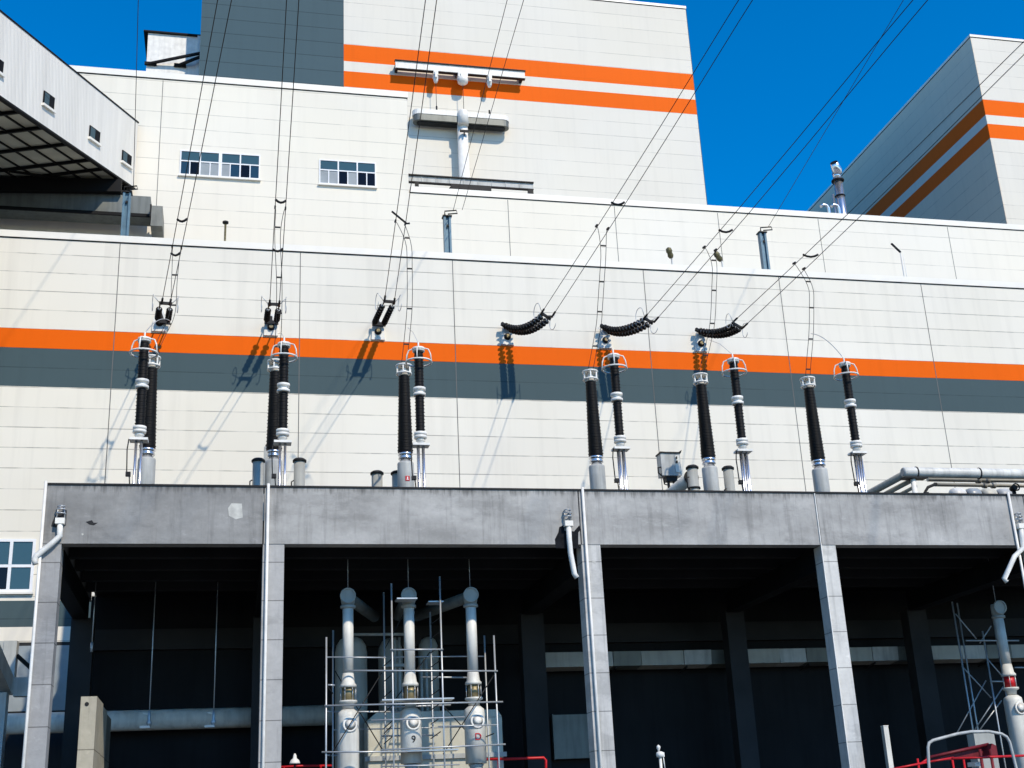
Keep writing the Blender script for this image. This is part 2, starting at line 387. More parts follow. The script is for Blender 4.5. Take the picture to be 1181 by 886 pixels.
for k in range(1, 11):
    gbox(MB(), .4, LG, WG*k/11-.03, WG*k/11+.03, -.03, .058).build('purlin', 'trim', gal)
MB().bar(gp(.5, .3, -.1), gp(sv[1], WG*.42, -.1), .10).build('brace', 'trim', gal)
for q0, q1 in (((50.3, 104.5), (61, 128)), ((103.2, 144.5), (113.8, 166.5)), ((140.8, 173), (150.3, 193)), ((-10, 62), (2, 86))):
    A = on_plane(*q0, TR, gn); B = on_plane(*q1, TR, gn)
    s0 = (TR-A).dot(hd)/gd.dot(hd); s1 = (TR-B).dot(hd)/gd.dot(hd)
    h0 = HG - ((TR-gd*s1)-B).z; h1 = HG - ((TR-gd*s0)-A).z
    wn = gbox(MB(), s1, s0, -.05, .003, h0, h1).build('window', 'trim', gal, org=gp(s1, 0, h0))
    mid = s0+(s1-s0)*.52
    gbox(MB(), mid+.03, s0-.06, -.06, -.048, h0+.06, h1-.06).build('pane', 'grey_c', wn)
    gbox(MB(), s1+.06, mid-.03, -.06, -.048, h0+.06, h1-.06).build('pane', 'hole', wn)
    gbox(MB(), s1-.08, s0+.08, -.12, .0, h0-.12, h0-.003).build('sill', 'coping', wn)
bx = BR.x-.45  # black bar added to stand for the shaded recess below the gallery end
MB().hexa([V((-40, 57.9, BR.z-3.1)), V((bx, 57.9, BR.z-1.2)), V((bx, 58.2, BR.z-1.2)), V((-40, 58.2, BR.z-3.1)),
           V((-40, 57.9, BR.z-2.4)), V((bx, 57.9, BR.z-.5)), V((bx, 58.2, BR.z-.5)), V((-40, 58.2, BR.z-2.4))]).build('bearing_girder', 'trim', gal)
# legs under the gallery, out of the picture on the left
for s in (26, 50):
    for a in (.6, WG-.6):
        p = gp(s, a, -.17); MB().box(p.x-.3, p.x+.3, p.y-.3, p.y+.3, 0, p.z).build('support_leg', 'dark_steel', gal)

# duct and girder that cross behind the post, below the gallery
dz0, dz1 = P(100, 250, 58.8).z, P(100, 228, 58.8).z
duct = thing('ventilation_duct', P(170, 262, 58.8), 'grey sheet metal duct with squared outlet running under the gallery', 'duct')
xe = P(174, 240, 58.5).x
MB().box(-40, xe-.02, 58.3, 59.5, dz0, dz1).build('duct_body', 'duct', duct)
e0 = P(175, 236, 57.7); e1 = P(187.5, 262, 57.7)
MB().hexa([V((e0.x, 57.6, e1.z)), V((e1.x, 57.6, e1.z)), V((e1.x, 59.5, e1.z)), V((e0.x, 59.5, e1.z)),
           V((e0.x, 57.8, e0.z)), V((e1.x-.05, 57.8, e0.z)), V((e1.x-.05, 59.5, e0.z)), V((e0.x, 59.5, e0.z))]).build('outlet_box', 'duct', duct)
MB().box(e0.x-.08, e0.x-.005, 57.75, 59.55, e1.z+.6, e0.z+.05).build('flange', 'dark_steel', duct)
MB().box(-40, xe-.02, 58.2, 58.296, dz0-.12, dz0+.04).build('lower_flange', 'trim', duct)

# ------------------------------------------------------------------ posts and small things on the hall roof
def roof_post(xl, xr, yt, yb, Y, label, ring=True):
    a, b = P(xl, yb, Y), P(xr, yt, Y); t = thing('shield_wire_post', ((a.x+b.x)/2, Y, 26.7), label, 'post', 'blue grey shield wire posts')
    z0, z1 = 26.7, b.z; x0, x1 = a.x, b.x if b.x-a.x < .6 else a.x+.42
    x1 = x0+.36
    MB().box(x0, x0+.10, Y, Y+.3, z0, z1).box(x1-.10, x1, Y, Y+.3, z0, z1).box(x0+.1, x1-.1, Y+.1, Y+.16, z0, z1).build('post', 'blue_steel', t)
    MB().box(x0-.08, x1+.08, Y-.08, Y+.38, z0, z0+.05).build('base_plate', 'dark_steel', t)
    MB().box((x0+x1)/2-.05, (x0+x1)/2+.05, Y-.02, Y+.04, z1-.55, z1-.45).build('bolt', 'dark_steel', t); MB().box(x0-.05, x1+.05, Y-.05, Y+.35, z1+.002, z1+.06).build('cap', 'dark_steel', t)
    MB().tube([V((x0+.05, Y-.05, z1+.06)), V((x0+.05, Y-.05, z1+.25)), V((x1+.25, Y-.15, z1+.28)), V((x1+.3, Y-.15, z1+.12)), V((x0+.2, Y-.05, z1+.1))], .035).build('wire_clamp', 'dark_steel', t)
    return V((x1+.1, Y-.15, z1+.28))
c1 = roof_post(139, 150, 222, 268, 55, 'blue grey steel post at the gallery end in front of the duct')
c2 = roof_post(513, 522, 250, 290, 55, 'blue grey steel post on the hall roof below the tower monorail')
c3 = roof_post(881, 891, 269, 308, 55, 'blue grey steel post on the hall roof under the sky gap')
def shield(p, t, label, off=0, ymin=10):
    k = .22; q = ray(*t); tt = (k*p.y-C0.z+p.z)/(q.z+k*q.y); e = C0+q*tt; d = (e-p)/(p.y-e.y)
    o = MB().tube([p+d*s for s in (0, 10, 20, 30, 45, 60)], .014, 6).build('shield_wire', 'wire', None, org=p)
    tag(o, label, 'wire', 'thin shield wires'); return o
shield(c1, (159.5, 0), 'single thin wire rising past the gallery end from its post')
shield(c2, (585, 0), 'left thin wire of the pair on the post below the monorail')
shield(c2+V((.45, 0, .05)), (604, 0), 'right thin wire of the pair on the post below the monorail')
shield(c3, (1042, 0), 'single thin wire crossing the blue sky gap to its post')

v = P(259.5, 275, 55); t = thing('vent_pipe', (v.x, 55, 26.7), 'short brown vent stub with a cap on the hall roof', 'vent')
z1 = P(259.5, 255, 55).z
MB().cyl((v.x, 55, 26.7), (v.x, 55, z1-.12), .05).build('pipe', 'flood', t)
MB().lathe([(.05, 0), (.14, .02), (.14, .10), (.03, .16)], (v.x, 55, z1-.14)).build('cap', 'dark_steel', t)
for (px, py, qx, qy), lb in (((775, 300, 770.5, 286), 'bronze floodlight on the hall roof near the middle power line'), ((833, 303, 824, 290), 'bronze floodlight touching a hanging jumper cable in the view')):
    a, b = P(px, py, 53.2), P(qx, qy, 53.0); t = thing('floodlight', (a.x, 53.2, 26.95), lb, 'floodlight', 'roof edge floodlights')
    MB().tube([V((a.x, 53.2, 26.7)), V((a.x, 53.2, a.z)), a.lerp(b, .3)], .05).build('bracket', 'white_metal', t)
    MB().lathe([(.09, 0), (.15, .12), (.12, .28), (.16, .34), (.13, .5), (.03, .56)], a.lerp(b, .15), b-a, 12).build('lamp_housing', 'flood', t)
a = P(1041, 315, 54); t = thing('lamp_pole', (a.x, 54, 26.7), 'thin bent lamp pole standing on the right part of the hall roof', 'lamp')
b = P(1038.5, 291, 54)
MB().tube([V((b.x, 54, 26.7)), V((b.x, 54, b.z))], .04).tube([V((b.x+.16, 54, 26.7)), V((b.x+.13, 54, b.z-.1))], .02).build('pole', 'white_metal', t)
MB().bar(V((b.x, 54, b.z)), P(1028, 281, 53.8), .09, .07).build('lamp_head', 'dark_steel', t)

# chimney pipe and gooseneck vents on the block roof
a, b = P(971, 247, 68), P(966.5, 205, 68)
t = thing('flue_pipe', (a.x, 68, 34.35), 'shiny steel flue with slanted hood beside the shaded tower flank', 'chimney')
xf = (a.x+b.x)/2
MB().cyl((xf, 68, 34.35), (xf, 68, b.z), .29).build('pipe', 'chrome', t)
MB().torus((xf, 68, b.z-.25), .35, .08).torus((xf, 68, b.z-1.4), .30, .05).build('collar', 'dark_steel', t)
hd0 = V((xf, 68, b.z)); hd1 = P(961.5, 192.5, 67.6)
MB().cyl(hd0-V((0, 0, .1)), hd0+V((-.05, 0, .35)), .27).lathe([(.26, 0), (.34, .25), (.26, (hd1-hd0).length+.1)], hd0+V((.1, 0, .25)), hd1-hd0-V((0, 0, .1)), 16).build('hood', 'chrome', t); MB().lathe([(.25, 0), (.25, .03)], hd0+V((.1, 0, .25))+(hd1-hd0-V((0, 0, .1))).normalized()*((hd1-hd0).length+.1), hd1-hd0-V((0, 0, .1)), 16).build('hood_mouth', 'trim', t)
MB().cyl((xf-.5, 68, 34.35), (xf-.5, 68, b.z-1.3), .07).build('side_pipe', 'chrome', t)
for px, lb in ((954, 'small gooseneck vent left of its twin beside the shiny flue'), (966, 'small gooseneck vent nearest the shiny flue')):
    a = P(px, 245, 66); zt = P(px, 238, 66).z
    o = MB().tube([V((a.x+.15, 66, 34.35)), V((a.x+.15, 66, zt-.15)), V((a.x+.05, 66, zt+.05)), V((a.x-.2, 66, zt+.1)), V((a.x-.38, 66, zt-.05))], .1, 10).build('gooseneck_vent', 'chrome', None, org=(a.x, 66, 34.35))
    tag(o, lb, 'vent', 'gooseneck vents')

# ------------------------------------------------------------------ things fixed to the tower front
def atC(px, py, off): return P(px, py, YC-off)
off = .62
a, b = atC(456, 71, off), atC(605, 84, off)
t = thing('monorail_beam', ((a.x+b.x)/2, YC, a.z), 'pale steel hoist beam with three trolleys across the upper orange stripe', 'beam')
zt, zb = a.z+.1, a.z-.62
MB().box(a.x, b.x, YC-off-.03, YC-off+.03, zb+.06, zt-.06).build('web', 'white_metal', t)
MB().box(a.x-.05, b.x+.05, YC-off-.13, YC-off+.13, zt-.058, zt).box(a.x, b.x, YC-off-.13, YC-off+.13, zb, zb+.058).build('flange', 'dark_steel', t)
for x in (a.x+.1, (a.x+b.x)/2-.2, b.x-.2):
    MB().box(x-.09, x+.09, YC-off+.14, YC-.002, zb+.1, zt-.1).build('wall_bracket', 'dark_steel', t)
hoists = []
for px, big in ((502, 0), (533, 1), (563.5, 0)):
    x = P(px, 85, YC-off).x; w_ = .34 if big else .16; hz = zb-.02
    h = MB().box(x-w_, x+w_, YC-off-.3, YC-off+.3, hz-.32, hz).lathe([(.10, 0), (w_*1.15, .1), (w_*1.05, .45), (.1, .62)], (x, YC-off-.1, hz-.25), (0, 0, -1), 14).box(x-w_*.5, x+w_*.5, YC-off-.42, YC-off-.31, hz-.6, hz-.1).build('hoist', 'white_metal', t)
    hoists.append((x, hz-.85))
zbar = atC(533, 136, .75).z
for i, (x, z) in enumerate(hoists[:2]):
    MB().cyl((x, YC-off-.1, z+.1), (x, YC-off-.1, zbar+.5 if i == 0 else zbar+.2), .02, n=6).build('hoist_cable', 'wire', t)
a, b = atC(476, 134, .8), atC(588, 141, .8)
t = thing('exhaust_duct', ((a.x+b.x)/2, YC, 40), 'white T shaped duct with rounded ends on the tower front', 'duct')
zc = (a.z+b.z)/2+.05
def stadium(x0, x1, y0, y1, z):
    r = (y1-y0)/2; yc = (y0+y1)/2; o = []
    for k in range(9): q = -PI/2+PI*k/8; o.append(V((x1-r+r*math.cos(q), yc+r*math.sin(q), z)))
    for k in range(9): q = PI/2+PI*k/8; o.append(V((x0+r+r*math.cos(q), yc+r*math.sin(q), z)))
    return o
MB().prism(stadium(a.x, b.x, YC-1.0, YC-.1, zc+.05), (0, 0, .36)).build('cross_duct', 'white_metal', t)
MB().prism(stadium(a.x+.04, b.x-.04, YC-.97, YC-.13, zc-.42), (0, 0, .465)).build('lower_tray', 'duct', t)  # grey belly: shade under the white duct put into the colour
MB().prism(stadium(a.x+.3, b.x-.3, YC-.8, YC-.3, zc-.50), (0, 0, .078)).build('grille_slot', 'dark_steel', t)  # dark slab that darkens the underside of the duct
xm = atC(534.5, 170, .8).x
MB().cyl((xm, YC-.72, 34.36), (xm, YC-.72, zc-.2), .37).lathe([(.37, 0), (.37, 1.0), (.30, 1.1)], (xm, YC-1.02, zc-.65)).build('riser', 'white_metal', t)
MB().box(xm-.3, xm+.3, YC-1.35, YC-1.23, zc-1.35, zc-1.2).box(xm-.04, xm+.04, YC-1.33, YC-1.2, zc-1.6, zc-1.36).build('clamp', 'dark_steel', t)
for x in (hoists[0][0], hoists[2][0]-.1): MB().cyl((x, YC-.75, zc+.4), (x, YC-.75, zc+.85), .06).build('hook', 'dark_steel', t)
a, b = P(470, 205, 62.5), P(615, 217, 62.5)
t = thing('steel_girder', ((a.x+b.x)/2, 62.5, 34.5), 'long pale channel girder on dark struts just above the lower roof edge', 'beam')
zt = (a.z+b.z)/2+.28; zb = zt-.52
gm = MB().box(a.x, b.x, 62.5, 62.56, zb+.07, zt-.07)
for k in range(1, 9): gm.box(a.x+(b.x-a.x)*k/9-.02, a.x+(b.x-a.x)*k/9+.02, 62.47, 62.497, zb+.075, zt-.075)
gm.build('web', 'base_grey', t)
MB().box(a.x-.1, b.x+.03, 62.40, 62.58, zt-.068, zt).box(a.x, b.x, 62.40, 62.58, zb, zb+.068).build('flange', 'dark_steel', t)
MB().bar(V((a.x+1.3, 62.45, 34.45)), V((a.x+2.6, 62.45, zb)), .14).build('strut', 'dark_steel', t)
MB().bar(V((b.x-3.4, 62.45, zb)), V((b.x-1.9, 62.45, 34.5)), .12).build('strut', 'dark_steel', t)
MB().box(b.x-.35, b.x-.05, 62.3, 62.5, 34.35, zb-.002).build('strut', 'dark_steel', t)
MB().box(a.x+.4, a.x+.6, 62.3, 62.5, 34.35, zb-.002).build('strut', 'dark_steel', t)
xm = (a.x+b.x)/2
MB().box(xm-1.2, xm+1.1, 62.2, 63.0, zb-.45, zb-.1).box(xm-.2, xm+.2, 62.1, 62.6, 34.35, zb-.451).build('winch', 'dark_steel', t)

# ------------------------------------------------------------------ transformer shelter
YF = 38.0; ZT, ZB = 11.87, 10.12; ZR = 10.95
sh = thing('transformer_shelter', (11, YF, 0), 'open fronted grey concrete shelter with a deep fascia and tall columns', 'shelter')
cols = []
for (xl, xr, y) in ((38.5, 61, 760), (300.6, 326, 760), (679, 701.5, 760), (964.5, 981, 760)):
    cols.append((P(xl, y, YF).x, P(xr, y, YF).x))
cols += [(27.02, 27.6), (35.6, 36.2)]
for i, (a, b) in enumerate(cols):
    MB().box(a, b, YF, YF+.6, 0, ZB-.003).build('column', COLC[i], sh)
    if i < 5:
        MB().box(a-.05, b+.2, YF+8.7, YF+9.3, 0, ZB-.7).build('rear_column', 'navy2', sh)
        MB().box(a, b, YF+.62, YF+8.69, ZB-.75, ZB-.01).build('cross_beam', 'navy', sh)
edges = [cols[0][0]-.05] + [c[0] for c in cols[1:]]
edges[-1] = 36.4
for i in range(5):
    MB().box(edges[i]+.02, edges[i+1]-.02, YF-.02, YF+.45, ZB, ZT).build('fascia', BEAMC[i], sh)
MB().box(cols[0][0]-.06, 36.4, YF-.05, YF+.5, ZT+.003, ZT+.06).build('drip_edge', 'dark_steel', sh)
MB().box(cols[0][0], cols[0][0]+.5, YF+.46, YF+9.5, ZB, ZT-.002).build('side_fascia', BEAMC[0], sh)
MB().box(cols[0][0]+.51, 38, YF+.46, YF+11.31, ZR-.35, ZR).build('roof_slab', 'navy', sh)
for y in (39.8, 41.6, 43.4, 45.2):
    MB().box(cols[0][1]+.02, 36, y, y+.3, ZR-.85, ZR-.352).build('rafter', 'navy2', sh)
xw0 = P(101, 760, 49.0).x
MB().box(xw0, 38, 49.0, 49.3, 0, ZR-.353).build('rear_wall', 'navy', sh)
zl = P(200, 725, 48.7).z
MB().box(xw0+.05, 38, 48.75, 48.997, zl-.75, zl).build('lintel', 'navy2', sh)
# white earthing strips on the columns, carried up over the fascia
strips = [((52.5, 562), (46, 600), (28, 860)), ((309.5, 564), (307.5, 640), (300.5, 880)), ((672, 567), (681, 655), (701, 880)), ((1163.5, 573), (1171, 630), (1190, 740))]
for st in strips:
    a = P(*st[0], YF-.08); b = P(*st[2], YF-.08); x = a.x
    MB().tube([V((x, YF-.08, ZT+.1)), V((x, YF-.08, 6)), V((x, YF-.08, 0))], .045, 8).build('earthing_strip', 'white_metal', sh)
MB().box(cols[3][0]-.05, cols[3][0]-.02, YF-.06, YF-.025, 0, ZT).build('earthing_strip', 'white_metal', sh)
# rain spouts
def spout(pts, Y=YF-.14, hd=True):
    pp = [P(x, y, Y) for x, y in pts]
    s = MB().tube(pp, .085, 10).build('downpipe', 'white_metal', sh, org=pp[0])
    MB().box(pp[0].x-.13, pp[0].x+.13, YF-.24, YF-.025, pp[0].z-.12, pp[0].z+.05).build('hopper', 'coping', s)
    MB().torus(pp[0]+V((0, .04, .2)), .13, .02, (0, 0, 1), 14, 6).torus(pp[0]+V((0, .04, .32)), .13, .02, (0, 0, 1), 14, 6).torus(pp[0]+V((0, .04, .42)), .10, .02, (0, 0, 1), 14, 6).cyl(pp[0]+V((-.12, .04, .05)), pp[0]+V((-.08, .04, .42)), .02).cyl(pp[0]+V((.12, .04, .05)), pp[0]+V((.08, .04, .42)), .02).build('strainer', 'steel', s)
spout([(69.5, 600), (69, 618), (60, 627), (42, 641), (39.5, 646), (41, 651)])
spout([(655.5, 603), (656.5, 622), (658, 638), (662.5, 662), (665.5, 666.5)])
spout([(1177, 606), (1179, 622), (1180, 632), (1170, 642), (1158, 668), (1161, 671)])
def patch(pts, mt, name, y=YF-.026):
    MB().prism([P(x, q, y) for x, q in pts], (0, .005, 0)).build(name, mt, sh)
patch([(263, 586), (267, 580.5), (279, 581), (280, 597), (272, 599), (264, 595)], 'patch', 'repair_patch')
patch([(645, 608), (652, 605), (651, 612), (662, 613), (668, 606), (670, 611), (667, 614), (667, 629), (670, 632.5), (641, 632.5), (640, 622), (644, 614)], 'hole', 'spalled_patch')
patch([(60, 603), (64, 594), (77, 588), (76, 606), (66, 609), (59, 607)], 'navy2', 'spalled_patch')
patch([(99, 602), (106, 600), (108, 603), (113, 603), (108, 606), (103, 605)], 'navy2', 'spalled_patch')
patch([(94, 615.5), (96, 615), (96.5, 617), (94.5, 617.5)], 'patch', 'repair_patch')
patch([(682.5, 646.5), (687, 647), (687, 650), (683, 649)], 'patch', 'repair_patch', YF-.006)

# ------------------------------------------------------------------ bushings
def bushing_parts(t, x, y):
    O = lambda z: V((x, y, z))
    MB().lathe([(.31, 0), (.31, 14.7-ZR), (.30, 14.76-ZR)], O(ZR), n=24).build('base_tube', 'base_grey', t)
    MB().lathe([(.24, 0), (.20, .12), (.27, .14), (.27, .2), (.24, .22), (.24, .27), (.28, .29), (.28, .36), (.22, .38)], O(14.761), n=24).build('flange', 'chrome', t)
    prof = []; n = 46; z0, z1 = 15.14, 18.22
    for i in range(n):
        f = i/n; r = .275-.085*f**.9; z = (z1-z0)*f; p = (z1-z0)/n; big = .028 if i % 2 else .012
        prof += [(r-.03, z), (r+big, z+p*.55), (r-.03, z+p*.7)]
    MB().lathe(prof, O(z0), n=24).build('insulator', 'rubber', t)
    cap = MB().torus(O(18.30), .27, .04).torus(O(18.62), .28, .04).lathe([(.12, 0), (.16, .03), (.12, .2), (.05, .36)], O(18.22), n=14)
    for k in range(6):
        q = V((math.cos(k*PI/3+.3), math.sin(k*PI/3+.3), 0))*.275; cap.bar(O(18.32)+q, O(18.60)+q, .05, .03)
    cap.lathe([(.31, 0), (.31, .025)], O(18.615), n=24)
    cap.build('terminal_cage', 'white_metal', t)
BX = (-2.92, 1.53, 6.36, 13.76, 18.37, 23.05); YBU = 45.0
bl = ['black tapered bushing mostly hidden behind the arrester nearest the gallery', 'black tapered bushing peeking out behind the arrester between two equal lidded canisters',
      'black tapered bushing whose grey base carries a red sticker', 'black tapered bushing standing clear, between the fascia joint and the grey control box',
      'black tapered bushing flanked by canisters just right of the control box', 'black tapered bushing nearest the rack of roof pipes']
b0 = thing('bushing', (BX[0], YBU, ZR), bl[0], 'bushing', 'black bushings on the shelter roof')
bushing_parts(b0, BX[0], YBU)
bush = [b0]+[copy_thing(b0, (x, YBU, ZR), l) for x, l in zip(BX[1:], bl[1:])]
MB().box(6.30, 6.46, YBU-.325, YBU-.30, 14.0, 14.18, 0).box(6.34, 6.42, YBU-.328, YBU-.326, 14.03, 14.055, 1).box(6.36, 6.40, YBU-.328, YBU-.326, 14.06, 14.15, 1).build('sticker', ['red', 'frame'], bush[2])

# ------------------------------------------------------------------ arresters
def arrester_parts(t, x, y):
    O = lambda z: V((x, y, z))
    for k in range(4):
        q = V((.125*math.cos(PI/4+k*PI/2), .125*math.sin(PI/4+k*PI/2), 0))
        MB().cyl(O(ZR)+q, O(14.62)+q, .042, n=10).build('leg', 'chrome', t)
    MB().box(x-.30, x+.30, y-.22, y+.22, 14.62, 14.70).lathe([(.13, 0), (.13, .1), (.17, .12), (.13, .2)], O(14.701), n=16).build('base_plate', 'white_metal', t)
    def unit(z0, z1):
        prof = []; n = int((z1-z0)/.062)
        for i in range(n):
            z = (z1-z0)*i/n; p = (z1-z0)/n; b = .178 if i % 2 else .160
            prof += [(.135, z), (b, z+p*.5), (.135, z+p*.7)]
        MB().lathe(prof, O(z0), n=20).build('insulator', 'rubber', t)
    def flange(z, h=.30, name='flange'):
        MB().lathe([(.19, 0), (.225, .01), (.225, .10), (.16, .12), (.16, h-.13), (.225, h-.11), (.225, h-.01), (.18, h)], O(z), n=20).build(name, 'white_metal', t)
    flange(14.902, .24); unit(15.142, 16.50); flange(16.502, .32); unit(16.822, 18.20); flange(18.202, .16, 'top_plate')
    MB().torus(O(17.80), .46, .035).build('corona_ring', 'white_metal', t)
    cg = MB()
    for k in range(4):
        a = V((math.cos(PI/4+k*PI/2+.5), math.sin(PI/4+k*PI/2+.5), 0))
        cg.tube([O(17.82)+a*.46, O(18.1)+a*.43, O(18.28)+a*.36, O(18.34)+a*.2, O(18.3)], .025)
    cg.cyl(O(18.3), O(18.58), .03, n=8).build('ring_cage', 'white_metal', t)
    MB().tube([O(14.66)+V((-.32, -.1, 0)), O(14.3)+V((-.36, -.1, 0)), O(13.5)+V((-.33, -.1, 0)), O(13.35)+V((-.24, -.1, 0)), O(12.9)+V((-.2, -.1, 0))], .022, 6).box(x-.36, x-.2, y-.2, y-.05, 13.36, 13.5).build('counter_lead', 'dark_steel', t)
AX = (-3.04, 1.73, 6.54, 13.93, 18.72, 23.38); YAR = 42.4
al = ['ringed two section arrester nearest the gallery, in front of a bushing', 'ringed two section arrester between two equal lidded canisters',
      'ringed two section arrester touching the red stickered bushing in the view', 'ringed two section arrester left of the grey control box',
      'ringed two section arrester right of the canisters beside the control box', 'ringed two section arrester nearest the rack of roof pipes']
a0 = thing('surge_arrester', (AX[0], YAR, ZR), al[0], 'arrester', 'surge arresters on the shelter roof')
arrester_parts(a0, AX[0], YAR)
arrs = [a0]+[copy_thing(a0, (x, YAR, ZR), l) for x, l in zip(AX[1:], al[1:])]

# ------------------------------------------------------------------ strings, lines and jumper cables
STR = [  # anchor, middle, tip, bolt  (photo pixels)
    ((188, 371), (188.5, 364), (191, 350), (184, 373)), ((313, 372), (314, 365), (316, 351), (312.5, 378)),
    ((437, 374), (441, 365), (449, 348), (436, 383)), ((584, 377), (606, 380), (630, 365), (585, 389)),
    ((698, 379), (720, 382), (748, 370), (698, 393)), ((808, 383), (831, 384.5), (851, 376), (808, 397))]
TOP = [((251, 0), (267, 0)), ((330.5, 0), (344.7, 0)), ((490.7, 0), (503.6, 0)), ((852, 0), (868, 0)), ((1053, 0), (1070, 0)), ((1181, 48), (1181, 63))]
BOT = [((186.5, 350), (196, 351)), ((311, 352), (322, 353)), ((443.5, 347), (454.5, 350)), ((624, 362), (637, 365)), ((742, 368), (755, 371)), ((845, 372), (857, 378))]
where = ['nearest the gallery', 'above the arrester between equal canisters', 'above the red stickered bushing', 'just left of the middle fascia joint', 'above the control box', 'nearest the rack of roof pipes']
lines = []
YT = 49.2
def bez(a, b, c, t): return a*(1-t)**2+b*2*t*(1-t)+c*t*t
for i, (an, mi, tip, bolt) in enumerate(STR):
    YT = 49.5 if i < 3 else 49.2
    A, T_ = P(*an, 51.75), P(*tip, YT); mid = P(*mi, 50.6); ctl = mid*2-(A+T_)/2
    bp = P(*bolt, YA-.05)
    t = thing('insulator_string', (bp.x, YA, bp.z), 'twin dark disc insulator string on the hall wall, ' + where[i], 'insulator', 'insulator strings on the hall wall')
    MB().prism([V((bp.x+dx, YA-.10, bp.z+dz)) for dx, dz in ((-.30, -.38), (.30, -.38), (.27, .1), (.14, .62), (-.14, .62), (-.27, .1))], (0, .097, 0)).build('anchor_plate', 'white_metal', t)
    MB().lathe([(.16, 0), (.16, .03), (.11, .05), (.11, .12)], (bp.x, YA-.10, bp.z), (0, -1, 0), 18, 0).build('anchor_bolt', 'dark_steel', t)
    MB().cyl((bp.x, YA-.22, bp.z), (bp.x, YA-.25, bp.z), .085).build('bolt_head', 'brass', t)
    side = (T_-A).cross(V((0, 0, 1))).normalized()
    if i >= 3: side = V((side.x*.8, side.y, .25)).normalized()
    MB().bar(A-side*.3, A+side*.3, .12, .16).bar(V((bp.x, YA-.08, bp.z+.5)), A, .1).build('yoke', 'dark_steel', t)
    MB().bar(T_-side*.26, T_+side*.26, .07, .12).build('yoke', 'dark_steel', t)
    u0, u1 = ((.22, .86) if i < 2 else (.10, .94) if i == 2 else (0, 1))
    for sg in ((-.21, .21) if i < 3 else (-.175, .175)):
        ch = MB(); pts = [bez(A, ctl, T_, k/24)+side*sg for k in range(25)]
        ch.tube(pts, .03, 6)
        L = sum((pts[k+1]-pts[k]).length for k in range(24)); n = max(6, int(L*(u1-u0)/.19)); dr_ = .132 if i < 3 else .15
        for k in range(1, n):
            u = u0+(u1-u0)*k/n; p = bez(A, ctl, T_, u)+side*sg; d = (bez(A, ctl, T_, u+.01)-bez(A, ctl, T_, u-.01)).normalized()
            ch.lathe([(.05, -.05), (dr_, -.03), (dr_+.005, -.005), (.07, .03)], p, d, 14)
            ch.lathe([(.06, .031), (.06, .075), (.04, .09)], p, d, 10, 1)
        ch.build('insulator_chain', ['porcelain', 'steel'], t)
    dr = (T_-ctl).normalized(); upv = V((0, 0, 1))
    for sg in (-1, 1):
        c = T_+side*sg*.5+V((0, 0, .05)); pts = []
        for k in range(15):
            q = 2*PI*(k/14*.82+.1); pts.append(c+dr*(math.cos(q)*.24-.1)+upv*math.sin(q)*.34)
        MB().tube([T_+side*sg*.24]+pts, .0148, 6).build('arcing_ring', 'steel', t)
    # pair of conductors
    ends = []
    ln = thing('power_line', T_, 'pair of dark overhead conductors from the insulator string ' + where[i], 'power line', 'overhead power lines')
    for bpx, tpx in zip(BOT[i], TOP[i]):
        p = P(*bpx, YT); k = .2; q = ray(*tpx); tt = (k*p.y-C0.z+p.z)/(q.z+k*q.y); e = C0+q*tt; d = (e-p)/(p.y-e.y)
        ends.append((p, d))
        s_ = [0, 1.5, 3, 5, 8, 12, 17, 24, 32, 42, 54, 66]
        # the tail sags a little next to the string
        MB().tube([p+d*s+V((0, 0, -.10*math.sin(min(s, 17)/17*PI))) for s in s_], .0148, 6).build('conductor', 'wire', ln)
    lines.append(ends)
    # clamps
    for p, d in ends: MB().bar(T_.lerp(p, .2), p, .05, .08).cyl(p-d*.05, p+d*.35, .045).build('tension_clamp', 'dark_steel', t)
    for ypx in ((245, 288), (232, 285), (260,), (233,), (265,), (293,)):
        pass
    spy = {0: (252, 292), 1: (231, 287), 2: (), 3: (233,), 4: (265,), 5: (293,)}[i]
    for y in spy:
        pts = []
        for p, d in ends:
            best = min((abs(proj(p+d*(s*.1))[1]-y), s*.1) for s in range(0, 450))[1]; pts.append(p+d*best)
        a, b = pts; MB().tube([a, a.lerp(b, .25)-V((0, 0, .08)), a.lerp(b, .5)-V((0, 0, .11)), a.lerp(b, .75)-V((0, 0, .08)), b], .045, 6).build('spacer', 'dark_steel', ln)
def line_at(i, x, y):
    ends = lines[i]; out = []
    for p, d in ends:
        out.append(min(((proj(p+d*(s*.1))[1]-y)**2+.2*(proj(p+d*(s*.1))[0]-x)**2, s*.1) for s in range(0, 300))[1])
    s = sum(out)/2; return sum((p+d*s for p, d in ends), V())/2, [p+d*s for p, d in ends]
DROP = [[(204, 285), (201, 325), (200, 352), (196, 370), (186, 390), (178, 398)], [(319, 240), (320, 270), (322, 320), (322, 355), (321, 385), (317, 418)],
        [(467.5, 257), (471, 280), (472.5, 310), (472.5, 350), (470.5, 378), (467, 424)], [(697, 262), (696, 290), (694, 325), (692, 355), (690, 378), (683, 430)],
        [(823, 288), (824, 305), (823.5, 335), (822, 368), (818, 392), (809, 435)], [(930.5, 309), (934.5, 330), (936, 355), (935.5, 385), (933, 415), (932, 438)]]
